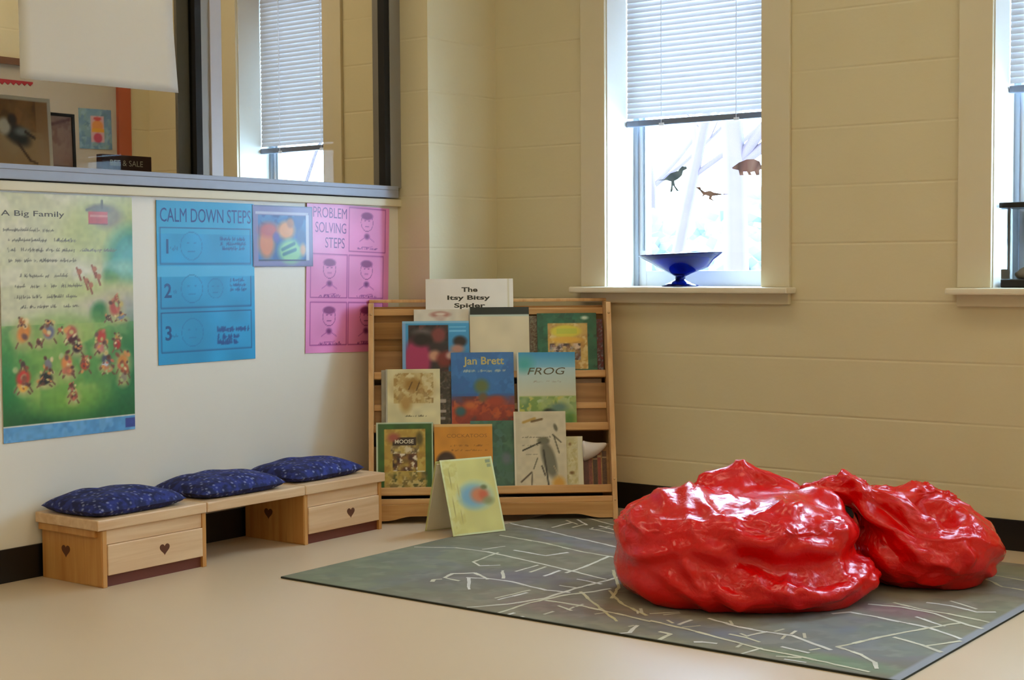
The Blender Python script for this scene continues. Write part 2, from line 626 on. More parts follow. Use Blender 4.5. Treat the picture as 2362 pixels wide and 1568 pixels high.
# ------------------------------------------------------------------ outside windows
M_wframe = mat('window_frame_white', '#dfe3ea', 0.4, var=0.02)
M_stileg = mat('window_stile_grey', '#98a0aa', 0.4, metal=0.3)
def outside_window(n, a, b, blind_bottom, blind_label=None, stool=True, blindw=True):
    w = empty('window_%d' % n, kind='structure', loc=((a + b) / 2, 0, WZ0))
    O = Vector(((a + b) / 2, 0, WZ0))
    def bld(mb, name, m):
        o = mb.build(name, m, w)
        o.location = (-O.x, -O.y, -O.z)
        return o
    mb = MB()       # jamb lining
    t = .004
    mb.box(a, a + t, -.001, .3, WZ0, WZ1); mb.box(b - t, b, -.001, .3, WZ0, WZ1); mb.box(a, b, -.001, .3, WZ1 - t, WZ1)
    bld(mb, 'reveal', M_jamb)
    mb = MB()       # casing
    cw = .113
    mb.box(a - cw, a, -.016, 0, WZ0, WZ1 + cw, bev=.003); mb.box(b, b + cw, -.016, 0, WZ0, WZ1 + cw, bev=.003)
    mb.box(a, b, -.016, 0, WZ1, WZ1 + cw, bev=.003)
    bld(mb, 'casing', M_trim)
    mb = MB()       # stool (inside sill board)
    mb.box(a - cw - .02, b + cw + .02, -.075, .001, WZ0 - .022, WZ0, bev=.006)
    mb.box(a + .0005, b - .0005, 0, .24, WZ0 - .022, WZ0)
    bld(mb, 'window_sill', M_jamb if False else mat('sill_paint', '#e2d9c3', 0.35))
    mb = MB()       # apron
    mb.box(a - cw, b + cw, -.02, 0, WZ0 - .062, WZ0 - .022, bev=.003)
    bld(mb, 'apron', M_trim)
    mb = MB()       # sash frame
    y0, y1 = .20, .24
    s = .055
    mb.box(a + t, a + s, y0, y1, WZ0, WZ1 - t, bev=.002)
    mb.box(b - s, b - t, y0, y1, WZ0, WZ1 - t, bev=.002)
    mb.box(a + s, b - s, y0, y1, WZ0, WZ0 + .06, bev=.002)
    mb.box(a + s, b - s, y0, y1, WZ1 - .07, WZ1 - t, bev=.002)
    bld(mb, 'window_frame', M_wframe)
    mb = MB()       # glazing bead lines; wider grey strips are the stile's shade in colour
    mb.box(a + t, a + .022, y0 - .012, y0, WZ0 + .001, WZ1 - t)
    mb.box(b - .022, b - t, y0 - .012, y0, WZ0 + .001, WZ1 - t)
    mb.box(a + .040, a + .046, y0 - .004, y0, WZ0 + .14, WZ1 - .08)
    mb.box(a + .049, a + .054, y0 - .004, y0, WZ0 + .14, WZ1 - .08)
    bld(mb, 'bead_and_stile_shade', M_stileg)
    mb = MB(); mb.box(a + s, b - s, .218, .222, WZ0 + .055, WZ1 - .06)
    bld(mb, 'pane', M_glass)
    # blind hanging in the opening
    bl = empty('window_blind', blind_label, 'blind', loc=((a + b) / 2, .14, WZ1 - .01), group='white mini blinds in the windows')
    xa, xb = -(b - a) / 2 + .007, (b - a) / 2 - .014
    top, bot = -.04, blind_bottom - WZ1 + .01
    mb = MB(); mb.box(xa, xb, -.015, .015, -.035, 0, bev=.003)
    mb.build('head_rail', M_rail, bl)
    mb = MB()
    z = top
    tl = math.radians(74)
    while z > bot + .03:
        pts = []
        for k in range(4):
            u = (k / 3 - .5) * .025
            bow = .0018 * (1 - (2 * k / 3 - 1) ** 2)
            yy = u * math.cos(tl) - bow * math.sin(tl)
            zz = u * math.sin(tl) + bow * math.cos(tl)
            pts.append((yy, z + zz))
        vs = [(x, p[0], p[1]) for x in (xa, xb) for p in pts]
        mb.add(vs, [(k, k + 1, k + 5, k + 4) for k in range(3)], smooth=True)
        z -= .0205
    mb.build('slats', M_slat, bl)
    mb = MB(); mb.box(xa, xb, -.013, .013, bot - .003, bot + .021, bev=.004)
    mb.build('bottom_rail', M_rail, bl)
    M_cord = mat('cord_white', '#dfe3ee', .7)
    for fx in (.25, .75):
        x = xa + (xb - xa) * fx
        for ys in (-.0155, .0145):
            mb = MB(); mb.box(x - .0012, x + .0012, ys, ys + .001, bot, top)
            mb.build('ladder_cord', M_cord, bl)
        mb = MB(); mb.box(x - .012, x + .012, -.0145, .0145, bot - .006, bot + .006, bev=.002)
        mb.build('rail_clip', M_cord, bl)
    return w
outside_window(2, *OPEN[1], 1.490, 'white slatted blind half lowered above the blue glass dish')
outside_window(3, *OPEN[2], 1.512, 'white slatted blind cut by the right edge of the photo')
outside_window(4, *OPEN[0], 1.490, 'white slatted blind seen through the grey partition glass')
for i in (3, 4):
    outside_window(i + 2, *OPEN[i], 2.1, 'white slatted blind in a window further along the block wall')  # unseen windows, blinds raised to let in more daylight

# ------------------------------------------------------------------ ceiling lights
M_diff = mat('light_diffuser', '#ffffff', 0.6, emit=((1.0, 0.86, 0.56), CEIL_W))
M_diffA = mat('light_diffuser_adjoining', '#ffffff', 0.6, emit=((1.0, 0.84, 0.62), ADJ_W))
def ceiling_light(x, y, lab, m):
    r = empty('ceiling_light', lab, 'ceiling light', loc=(x, y, ZC), group='recessed ceiling lights')
    mb = MB(); mb.box(-.62, .62, -.32, -.29, -.03, .0); mb.box(-.62, .62, .29, .32, -.03, .0); mb.box(-.62, -.59, -.29, .29, -.03, 0); mb.box(.59, .62, -.29, .29, -.03, 0)
    mb.build('frame', M_wframe, r)
    mb = MB(); mb.box(-.59, .59, -.29, .29, -.022, -.004)
    mb.build('diffuser', m, r)
for x in (1.4, 3.8, 6.0):
    for y in (-1.5, -3.7, -5.9):
        ceiling_light(x, y, 'warm rectangular light recessed in the classroom ceiling', M_diff)
for y in (-1.2, -3.6):  # unseen lamps added to brighten what shows through the glass
    ceiling_light(-1.1, y, 'unseen rectangular light added in the ceiling of the room behind the glass', M_diffA)
# ------------------------------------------------------------------ outside: snow, trees
M_snow = mat('snow_ground', '#c9ccd6', 0.9, var=0.06, vscale=0.5)
M_bark = mat('bark', '#43353c', 0.9, var=0.2, vscale=3)
M_twig = mat('evergreen', '#4c5250', 0.9, var=0.25, vscale=4)
mb = MB(); mb.box(-80, 40, 0.3, 110, -0.9, -0.4)
tag(mb.build('snowy_ground', M_snow), kind='structure')
def tree(x, y, h, seed, label, thick=.030):
    rng = random.Random(seed)
    mb = MB()
    root = Vector((0, 0, 0))
    def branch(p, d, r, ln, depth):
        n = 5
        pts = [p.copy()]
        rr = [r]
        q = p.copy()
        dd = d.copy()
        for i in range(n):
            dd = (dd + Vector((rng.uniform(-.16, .16), rng.uniform(-.16, .16), rng.uniform(-.02, .12)))).normalized()
            q = q + dd * ln / n
            pts.append(q.copy())
            rr.append(r * (1 - .55 * (i + 1) / n))
            if depth < 3 and i >= 1:
                for k in range(2 if depth == 0 else rng.choice((1, 2))):
                    a = rng.uniform(0, 2 * PI)
                    side = Vector((math.cos(a), math.sin(a), rng.uniform(.0, .7))).normalized()
                    branch(q, (dd * .5 + side).normalized(), rr[-1] * .55, ln * rng.uniform(.4, .6), depth + 1)
        mb.tube(pts, rr, 6 if depth < 2 else 4, cap=False)
    branch(root, Vector((0, 0, 1)), thick * h / 3, h * .75, 0)
    o = mb.build('bare_tree', M_bark)
    o.location = (x, y, -0.42)
    tag(o, label, 'tree', 'bare trees outside the windows')
    return o
tree(-2.50, 7.0, 7.5, 3, 'bare tree nearest the window with the blue dish', .052)
tree(-4.9, 9.6, 8, 5, 'slender bare tree behind the dinosaur decals')
tree(-2.6, 13, 7, 8, 'bare forked tree at the right of the window view')
tree(-9.6, 17, 9, 11, 'tall pale bare tree far beyond the window')
tree(-10.5, 9.5, 7, 12, 'bare tree seen past the blind of the room behind the glass')
tree(3.2, 6.2, 4.0, 14, 'bare tree outside the window at the right edge')
def shrub(x, y, r, seed, label):
    rng = random.Random(seed)
    bm = bmesh.new()
    bmesh.ops.create_icosphere(bm, subdivisions=5, radius=r)
    for v in bm.verts:
        k = 1 + rng.uniform(-.07, .07) + .08 * math.sin(v.co.x * 5) * math.cos(v.co.z * 6)
        v.co *= k
        v.co.z *= .85
    mb = MB()
    bm.verts.index_update()
    mb.add([v.co[:] for v in bm.verts], [[v.index for v in f.verts] for f in bm.faces])
    bm.free()
    o = mb.build('shrub', M_twig)
    o.location = (x, y, -0.4 + r * .45)
    tag(o, label, 'shrub', 'snowy shrubs outside')
for i, (x, y, r) in enumerate([(-9.4, 15, 1.75), (-14.4, 19, 1.9), (-5.6, 13, 1.4), (-11.5, 26, 2.4)]):
    shrub(x, y, r, i, ['pale green shrub outside, at the left of the window view', 'far shrub outside behind the first one', 'shrub outside below the long necked decal', 'shrub outside at the right of the window view'][i])

# ------------------------------------------------------------------ decals, dish, display case
def decal(name, pts, cols, label):
    o = Vector((sum(p[0] for p in pts) / len(pts), .2178, sum(p[1] for p in pts) / len(pts)))
    M = frame(o, (1, 0, 0), (0, 0, 1))       # normal = -y (towards the room)
    mb = MB()
    loc = [(p[0] - o.x, p[1] - o.z) for p in pts]
    bm = bmesh.new()
    vs = [bm.verts.new((p[0], p[1], 0)) for p in loc]
    f = bm.faces.new(vs)
    bmesh.ops.triangulate(bm, faces=[f])
    top = [v.co.copy() for v in bm.verts]
    fs = [[v.index for v in t.verts] for t in bm.faces]
    bm.verts.index_update()
    fs = [[v.index for v in t.verts] for t in bm.faces]
    n = len(top)
    rng = random.Random(len(pts))
    cl = [lin(rng.choice(cols)) for _ in range(n)]
    mb.add([(v.x, v.y, .0012) for v in top] + [(v.x, v.y, 0) for v in top],
           fs + [[i + n for i in reversed(f)] for f in fs] + [(i, (i + 1) % n, n + (i + 1) % n, n + i) for i in range(n)], 0, cl + cl)
    bm.free()
    tag(mb.build(name, M_print, M=M), label, 'window decal', 'dinosaur decals on the window glass')
TREX = [(0.733, 1.28), (0.769, 1.283), (0.798, 1.305), (0.832, 1.313), (0.85, 1.33), (0.87, 1.329), (0.873, 1.319), (0.855, 1.312), (0.85, 1.295), (0.832, 1.281), (0.815, 1.274), (0.818, 1.256), (0.832, 1.239), (0.844, 1.235), (0.826, 1.234), (0.809, 1.257), (0.806, 1.232), (0.795, 1.232), (0.8, 1.252), (0.801, 1.272), (0.78, 1.278)]
RAPT = [(0.912, 1.246), (0.932, 1.247), (0.935, 1.237), (0.952, 1.227), (0.974, 1.231), (0.991, 1.223), (1.024, 1.217), (1.058, 1.214), (1.013, 1.212), (0.985, 1.209), (0.98, 1.201), (0.999, 1.186), (0.969, 1.199), (0.971, 1.209), (0.952, 1.215), (0.938, 1.205), (0.943, 1.217), (0.929, 1.233)]
ANKY = [(1.071, 1.315), (1.101, 1.333), (1.134, 1.343), (1.166, 1.343), (1.188, 1.333), (1.196, 1.314), (1.204, 1.309), (1.188, 1.3), (1.188, 1.281), (1.174, 1.281), (1.166, 1.296), (1.15, 1.294), (1.155, 1.282), (1.142, 1.283), (1.134, 1.297), (1.118, 1.298), (1.12, 1.284), (1.104, 1.284), (1.099, 1.304), (1.074, 1.31)]
decal('dinosaur_decal', TREX, ['#4a5048', '#5c6056', '#39403c'], 'dark grey upright dinosaur decal, leftmost on the glass')
decal('dinosaur_decal', RAPT, ['#7a5238', '#8f6a50', '#4a3a2c'], 'small thin long necked brown dinosaur decal, lowest on the glass')
decal('dinosaur_decal', ANKY, ['#8a5f50', '#a07a68', '#5c4036'], 'bulky brown four legged dinosaur decal near the right of the glass')

M_cobalt = bpy.data.materials.new('cobalt_glass')
M_cobalt.use_nodes = True
_b = M_cobalt.node_tree.nodes['Principled BSDF']
_b.inputs['Base Color'].default_value = (0.001, 0.008, 0.17, 1)
_b.inputs['Roughness'].default_value = 0.06
_b.inputs['Transmission Weight'].default_value = 0.6
_b.inputs['IOR'].default_value = 1.4
dish = empty('glass_compote', 'cobalt blue glass footed dish with a wide flared rim on the window sill', 'dish', loc=(0.925, .075, WZ0))
def lathe(mb, prof, seg=48, fn=None):
    vs = []
    for (r, z) in prof:
        for k in range(seg):
            a = 2 * PI * k / seg
            p = (r * math.cos(a), r * math.sin(a), z)
            if fn:
                p = fn(p, a)
            vs.append(p)
    fs = []
    for i in range(len(prof) - 1):
        for k in range(seg):
            k2 = (k + 1) % seg
            fs.append((i * seg + k, i * seg + k2, (i + 1) * seg + k2, (i + 1) * seg + k))
    mb.add(vs, fs, smooth=True)
mb = MB()
lathe(mb, [(0.0001, 0.0), (.070, .0), (.072, .004), (.05, .012), (.022, .024), (.017, .034), (.0001, .036)])
mb.build('foot', M_cobalt, dish)
mb = MB()
lathe(mb, [(.0001, .022), (.020, .024), (.020, .040), (.024, .043), (.0001, .044)])
mb.build('stem', M_cobalt, dish)
def ruffle(p, a):
    x, y, z = p
    r = math.hypot(x, y)
    w = 1 + .10 * math.cos(3 * a + .4) * min(1, r / .1)
    bulge = .35 * max(0, math.cos(a)) * math.exp(-((z - .07) / .018) ** 2)
    dz = .006 * math.cos(a) * (r / .17) ** 2 + (.020 * math.exp(-((a - PI / 2) / .35) ** 2)) * (r / .15) ** 2
    return (x * (w + bulge), y * .62 * w, z + dz)
mb = MB()
lathe(mb, [(.0001, .036), (.022, .038), (.045, .050), (.085, .072), (.13, .098), (.170, .121), (.173, .124), (.167, .125), (.125, .103), (.080, .078), (.042, .057), (.015, .046), (.0001, .045)], fn=ruffle)
mb.build('bowl', M_cobalt, dish)

case = empty('display_case', 'clear plastic case with black lid and base on the right window sill', 'case', loc=(2.30, .10, WZ0))
M_blk = mat('black_plastic', '#08080c', 0.35)
mb = MB(); mb.box(-.13, .14, -.07, .07, 0, .028, bev=.004); mb.build('base', M_blk, case)
mb = MB(); mb.box(-.135, .145, -.075, .075, .262, .28, bev=.003); mb.build('lid', M_blk, case)
mb = MB()
mb.box(-.13, -.128, -.07, .07, .028, .262); mb.box(.138, .14, -.07, .07, .028, .262)
mb.box(-.128, .138, -.07, -.068, .028, .262); mb.box(-.128, .138, .068, .07, .028, .262)
mb.build('clear_wall', M_glass, case)
mb = MB()
rng = random.Random(4)
bm = bmesh.new()
bmesh.ops.create_icosphere(bm, subdivisions=3, radius=1)
for v in bm.verts:
    n = 1 + .12 * math.sin(5 * v.co.x + 1) * math.cos(6 * v.co.y) + .05 * rng.uniform(-1, 1)
    v.co = Vector((v.co.x * .085 * n, v.co.y * .05 * n, max(0, (v.co.z + .55)) * .045 * n * (1 + .5 * v.co.x)))
bm.verts.index_update()
mb.add([v.co[:] for v in bm.verts], [[v.index for v in f.verts] for f in bm.faces], smooth=True)
bm.free()
fo = mb.build('fossil_rock', mat('grey_rock', '#8d857c', 0.8, var=.3, vscale=30))
fo.location = (2.285, .10, WZ0 + .028)
tag(fo, 'lumpy grey rock lying in the clear display case', 'rock')

# ------------------------------------------------------------------ room behind the glass
board = empty('bulletin_board', 'bulletin board with orange side strip and red border in the room behind the glass', 'bulletin board', loc=(-2.07, -0.9, 1.45))
mb = MB(); mb.box(0, .012, -.78, .70, -.45, .42); mb.build('backing', mat('board_paper', '#b4a894', 0.9, var=.03), board)
mb = MB(); mb.box(0, .03, .69, .765, -.47, .44); mb.build('side_frame', mat('orange_strip', '#a8502c', 0.6, var=.12, vscale=6), board)
mb = MB(); mb.box(0, .03, -.8, .69, .42, .45); mb.build('top_frame', mat('brown_frame', '#6b4528', 0.6), board)
mb = MB()
z0 = .30
pts = [(-.78, .352), (-.78, z0)]
n = 34
for k in range(n):
    y = -.78 + 1.0 * (k + .5) / n
    pts.append((y, z0 - .006 + .04 * k / n))
    pts.append((-.78 + 1.0 * (k + 1) / n, z0 + .006 + .04 * (k + .5) / n))
pts.append((.22, .352))
Mb = frame((.0125, 0, 0), (0, 1, 0), (0, 0, 1))
mb.prism(pts, .002, Mb)
mb.build('red_border', mat('red_border_paper', '#a01c24', 0.7), board)
mb = MB()
sheet_mesh(mb, .19, .19, .002, '#d8d0c8', [('bg', '#6f93a8'), ('mottle', 0, 0, 1, 1, 7, 5, ['#54788c', '#8aa8b4', '#5f7fa0', '#7f9a90'], .8), ('r', .36, .16, .78, .84, '#c8a0a0'), ('e', .57, .58, .17, .14, '#d88a38'), ('r', .38, .42, .76, .5, '#d8981c'), ('e', .57, .28, .13, .12, '#b83a50'), ('e', .57, .76, .12, .05, '#c04038')], step=.006)
tag(mb.build('picture_card', M_print, M=frame((-2.0575, -.43, 1.515), (0, 1, 0.02), (0, -.02, 1))), 'blue card with orange and pink figure pinned on the bulletin board', 'card')

# white paper hanging behind the left pane
M_paper = bpy.data.materials.new('white_paper')
M_paper.use_nodes = True
_n = M_paper.node_tree
_n.nodes.clear()
_o = _n.nodes.new('ShaderNodeOutputMaterial')
_d = _n.nodes.new('ShaderNodeBsdfDiffuse')
_d.inputs['Color'].default_value = (0.85, 0.83, 0.78, 1)
_t = _n.nodes.new('ShaderNodeBsdfTranslucent')
_t.inputs['Color'].default_value = (0.85, 0.83, 0.78, 1)
_m = _n.nodes.new('ShaderNodeMixShader')
_m.inputs[0].default_value = 0.5
_n.links.new(_d.outputs[0], _m.inputs[1])
_n.links.new(_t.outputs[0], _m.inputs[2])
_n.links.new(_m.outputs[0], _o.inputs['Surface'])
mb = MB()
NX, NZ = 14, 30
vs = []
for k in range(NZ + 1):
    z = 1.513 + (2.40 - 1.513) * k / NZ
    for i in range(NX + 1):
        t = i / NX
        y = -2.168 + .59 * t
        low = max(0, 1 - k / 8)
        vs.append((-.026 + .004 * math.sin(t * 5) * low + .010 * low * low * t + .001 * math.sin(k * .5), y + .012 * t * low, z + .010 * t * (1 - k / NZ)))
fs = [(k * (NX + 1) + i, k * (NX + 1) + i + 1, (k + 1) * (NX + 1) + i + 1, (k + 1) * (NX + 1) + i) for k in range(NZ) for i in range(NX)]
mb.add(vs, fs, smooth=True)
wp = mb.build('paper_sheet', M_paper)
sm = wp.modifiers.new('thick', 'SOLIDIFY'); sm.thickness = .0008
tag(wp, 'large blank white paper taped over the left glass pane, top left', 'paper')

# things standing on the ledge behind the glass
mb = MB()
sheet_mesh(mb, .33, .225, .003, '#e6dac0', [('bg', '#c8a06a'), ('grad', 0, '#c49a66', 1, '#b07a3c'), ('mottle', .05, .45, .82, 1, 7, 3, ['#8a5a20', '#a86a2c', '#c08040', '#6e4818'], .85),
    ('r', .0, .0, .9, .42, '#c49c68'), ('mottle', 0, 0, .95, .5, 4, 9, ['#c8a06a', '#b8884c', '#cfae7c'], .6),
    ('e', .60, .46, .16, .13, '#2c2418', .3, -.5), ('e', .66, .50, .08, .06, '#8e9084', .5), ('e', .47, .56, .07, .12, '#e4d6bc', .3), ('e', .56, .66, .05, .08, '#3a2412', .3),
    ('l', .60, .36, .74, .10, .018, '#4a2c12'), ('l', .74, .10, .82, .06, .014, '#5c3c1c'), ('l', .70, .50, .80, .42, .02, '#3a2612'), ('r', .965, 0, 1, 1, '#e8dcc2'), ('r', 0, .955, 1, 1, '#e8dcc2')], step=.005)
tag(mb.build('bird_picture', M_print, M=frame((-.25, -2.225, 1.267), (0, 1, 0), (-.06, 0, 1))), 'brown bird picture with pale edge on the ledge behind the glass', 'picture')
pf = empty("framed_picture", 'thin black framed pinkish picture beside the bird picture', 'picture frame', M=frame((-.34, -1.95, 1.267), (0, 1, 0), (-.03, 0, 1)))
mb = MB()
mb.box(0, .205, 0, .010, 0, .012); mb.box(0, .205, .182, .192, 0, .012); mb.box(0, .01, .01, .182, 0, .012); mb.box(.195, .205, .01, .182, 0, .012)
mb.build('frame', mat('frame_black', '#1c1814', .5), pf)
mb = MB(); sheet_mesh(mb, .185, .172, .004, '#c0a090', [('bg', '#c4a49a'), ('mottle', 0, 0, 1, 1, 5, 7, ['#c0a098', '#a88078', '#cbb2a8'], .6), ('l', .3, .75, .95, .95, .04, '#8e6870'), ('r', 0, .0, 1, .06, '#7a5a58')], step=.006)
pic = mb.build('print', M_print, pf); pic.location = (.01, .01, .002)
mb = MB()
mb.box(0, .205, 0, .054, 0, .03, col=lin('#3c1a12'), bev=.002)
put_text(mb, 'BEE & SALE', .10, .018, .019, '#c9bfa6', .0308, width=.135)
tag(mb.build('name_block', M_print, M=frame((-.215, -1.752, 1.267), (0, 1, 0), (0, 0, 1))), 'dark brown block sign with cream letters on the ledge', 'sign')

# ------------------------------------------------------------------ posters on the cream wall
def scribble(x0, y, x1, h, seed, col='#6a6456', w=.004):
    rng = random.Random(seed)
    L = []
    x = x0
    while x < x1:
        ww = rng.uniform(.008, .018)
        if rng.random() < .18:
            x += .02
            continue
        L.append(('l', x, y + rng.uniform(0, h * .3), x + rng.uniform(-.004, .008), y + h * rng.uniform(.5, 1.1), w, col))
        L.append(('l', x, y + h * rng.uniform(.2, .6), x + ww, y + h * rng.uniform(.2, .6), w * .8, col))
        x += ww
    return L
W1, H1 = .492, .753
def A(px, py):            # photo position inside the poster -> 0..1
    return ((px - 3) / 300.0, 1 - (py - 447) / 566.0)
L1 = [('bg', '#cfc9a8'), ('mottle', 0, .45, 1, 1, 4, 2, ['#d6d0b4', '#c6c49c', '#d8d2c0', '#cac8a6'], .7)]
L1 += [('e', .95, .86, .35, .13, '#a8b060', .6), ('e', .80, .85, .30, .09, '#aeb460', .8)]
L1 += [('e', .80, .915, .12, .05, '#8a8262', .35), ('e', .74, .945, .09, .02, '#6e6a58', .4), ('r', .655, .882, .80, .935, '#b44034'), ('r', .665, .912, .80, .920, '#d08878'), ('r', .655, .880, .80, .886, '#7c3c30'), ('l', .76, .98, .76, .95, .012, '#5c5848'), ('l', .64, .94, .72, .955, .012, '#6c6858')]
L1 += [('e', 1.0, .74, .20, .13, '#3e8a70', .3), ('e', 1.0, .72, .13, .09, '#5fa8a8', .4), ('e', .82, .66, .06, .04, '#3d7a3e', .4), ('e', .93, .70, .12, .03, '#8cc0b0', .6)]
L1 += [('e', .85, .60, .40, .05, '#b8c078', .7), ('e', .95, .50, .30, .09, '#cdb6b8', .6), ('e', .73, .505, .07, .05, '#347a3e', .3)]
for (x, y) in ((170, 618), (186, 640), (205, 612), (215, 630), (196, 650)):
    a, b = A(x, y); L1 += [('l', a, b, a + .03, b - .05, .010, '#8a4a34'), ('e', a + .02, b - .015, .018, .012, '#b07050')]
# green hill
L1 += [('e', .50, .10, .85, .40, '#84a84a', .12), ('mottle', 0, .05, 1, .47, 5, 12, ['#6aa040', '#94b45c', '#548c38', '#a8b860', '#3f8440'], .6)]
L1 += [('e', -.02, .20, .16, .18, '#1f7a34', .7), ('e', 1.04, .24, .22, .22, '#20703a', .7), ('grad', 0.04, '#1d5a26', .05, '#1d5a26'), ('e', .2, .06, .5, .07, '#1e5c24', .7), ('e', .9, .09, .4, .07, '#1f6430', .7), ('e', .5, .15, .22, .05, '#7aa83c', .8)]
FIG = [(50, 765, 15, 24, '#d8842c'), (46, 738, 7, 9, '#a8642c'), (105, 765, 14, 18, '#6a6c80'), (104, 742, 9, 5, '#5a3028'), (82, 788, 6, 8, '#5c2c18'), (130, 762, 5, 6, '#b06030'),
       (155, 768, 14, 16, '#b4583c'), (158, 785, 14, 9, '#4c1410'), (168, 806, 12, 12, '#2c1012'), (224, 782, 13, 18, '#c43c28'), (222, 808, 12, 12, '#c87a6c'), (262, 803, 10, 13, '#b02c1c'), (263, 783, 6, 8, '#b08a3c'),
       (47, 868, 17, 22, '#c83820'), (48, 890, 12, 10, '#e0a83c'), (47, 838, 6, 10, '#4a2c20'), (98, 870, 16, 12, '#22241c'), (102, 840, 9, 14, '#7a7478'), (93, 880, 14, 8, '#1c1e16'), (143, 838, 14, 20, '#d8843c'), (148, 858, 12, 12, '#b06840'),
       (185, 847, 12, 14, '#c04420'), (184, 832, 7, 8, '#a85030'), (236, 838, 14, 14, '#4a4c58'), (232, 850, 10, 8, '#c8c8cc'), (240, 862, 12, 8, '#c88858'), (275, 845, 14, 20, '#d08838'), (280, 862, 10, 16, '#b85a30'), (276, 884, 10, 12, '#908870'),
       (155, 905, 9, 11, '#b86a58'), (158, 918, 10, 12, '#a04c38'), (153, 893, 6, 6, '#6c3024'), (258, 712, 14, 22, '#b84c34'), (242, 738, 8, 7, '#402418'), (272, 738, 12, 6, '#78808c'), (262, 690, 6, 8, '#a05038')]
for k, (x, y, rx, ry, c) in enumerate(FIG):
    a, b = A(x, y)
    L1 += [('e', a, b - .01, rx / 300 * 1.35, ry / 566 * 1.3, '#b8b070', .6)] if k % 2 == 0 else []
for k, (x, y, rx, ry, c) in enumerate(FIG):
    a, b = A(x, y)
    L1.append(('e', a, b, rx / 300 * .85, ry / 566 * .9, c, .3, (k * 1.7) % 1 - .5))
    rk = random.Random(k * 7 + 1)
    for q in range(7):
        cc = rk.choice(['#d89048', '#8a4a2c', '#c8b068', '#5c3424', '#c86a4c', '#a8b878', '#e0c890', '#704838'])
        L1.append(('e', a + rk.uniform(-1.1, 1.1) * rx / 300, b + rk.uniform(-1.2, 1.2) * ry / 566, rk.uniform(.18, .42) * rx / 300, rk.uniform(.18, .42) * ry / 566, cc, .4, rk.uniform(-1, 1)))
    L1.append(('l', a - rx / 360, b - ry / 600, a - rx / 260, b - ry / 400, .008, '#7a5a38'))
    L1.append(('l', a + rx / 380, b - ry / 600, a + rx / 260, b - ry / 380, .008, '#6a4a30'))
L1 += [('r', 0, 0, 1, .062, '#5f9fd0'), ('mottle', 0, 0, 1, .06, 9, 3, ['#5a98cc', '#78b0dc', '#4f8cc4'], .6), ('r', .92, .012, 1, .05, '#3f4e96'), ('r', 0, .062, 1, .066, '#d8d8c8'), ('n', .05, 40, 5)]
for i, (yy, xe) in enumerate([(.845, .38), (.805, .55), (.765, .86), (.722, .55), (.66, .48), (.618, .58), (.575, .55), (.535, .56)]):
    L1 += scribble(.03 if i < 1 else (.06 if i < 4 else .1), yy, xe, .014, i)
mb = MB()
sheet_mesh(mb, W1, H1, .001, '#cfc9b4', L1, [('A Big Family', .24, .908, .022, '#4a4234', dict(width=.225, bold=.006))], step=.0034)
tag(mb.build('poster', M_lam, M=frame((WX + .0015, -2.232, .421), (0, 1, 0), (0.006, 0, 1))), 'large glossy green meadow poster with small dancing animals, leftmost on the wall', 'poster')

INKB = '#0f4f8a'
L2 = [('bg', '#1f96cc'), ('n', .06, 5, 3), ('grad', .80, '#2ea0d0', 1.0, '#2a9acc')]
def fr(L, x0, y0, x1, y1, c, w=.006):
    L += [('l', x0, y0, x1, y0, w, c), ('l', x0, y1, x1, y1, w, c), ('l', x0, y0, x0, y1, w, c), ('l', x1, y0, x1, y1, w, c)]
fr(L2, .03, .615, .96, .835, INKB); fr(L2, .03, .345, .96, .575, INKB); fr(L2, .03, .075, .96, .315, INKB)
L2 += [('r', .0, .535, 1, .60, '#48aede')]
def face(L, cx, cy, r, c, asp, hair=True):
    for k in range(14):
        a0 = 2 * PI * k / 14; a1 = 2 * PI * (k + 1) / 14
        L.append(('l', cx + r * math.cos(a0), cy + r * math.sin(a0) / asp, cx + r * math.cos(a1), cy + r * math.sin(a1) / asp, .004, c))
    L += [('l', cx - r * .4, cy + r * .2 / asp, cx - r * .25, cy + r * .2 / asp, .006, c), ('l', cx + r * .4, cy + r * .2 / asp, cx + r * .25, cy + r * .2 / asp, .006, c), ('l', cx - r * .3, cy - r * .4 / asp, cx + r * .3, cy - r * .4 / asp, .005, c)]
    if hair:
        L += [('e', cx, cy + r * .75 / asp, r * .95, r * .42 / asp, c, .2)]
for cy in (.725, .46, .19):
    face(L2, .34, cy, .11, '#1a78b4', 1.27, False)
    L2 += scribble(.12, cy - .03, .2, .03, int(cy * 100), '#1a74ae', .003)
face(L2, .58, .46, .08, '#1a78b4', 1.27, False)
for k, (cy, n) in enumerate(((.76, 1), (.73, 1), (.70, 2), (.50, 2), (.47, 2), (.44, 2))):
    L2 += scribble(.64 if k < 3 else .74, cy, .9, .022, 40 + k, '#145a98', .006)
for k, cy in enumerate((.185, .14, .105)):
    L2 += scribble(.60, cy, .93 if k == 0 else .82, .03, 70 + k, '#124f90', .009)
mb = MB()
sheet_mesh(mb, .434, .546, .0009, '#2b98cc', L2, [('CALM DOWN STEPS', .50, .872, .085, '#0e3f86', dict(width=.405)), ('1', .10, .68, .085, '#0f4f8a', dict(bold=.02)), ('2', .10, .41, .085, '#0f4f8a', dict(bold=.02)), ('3', .10, .15, .085, '#0f4f8a', dict(bold=.02))], step=.0036)
tag(mb.build('poster', M_lam, M=frame((WX + .0015, -1.638, .623), (0, 1, 0), (0.004, 0, 1))), 'bright blue poster with the heading CALM DOWN STEPS', 'poster')

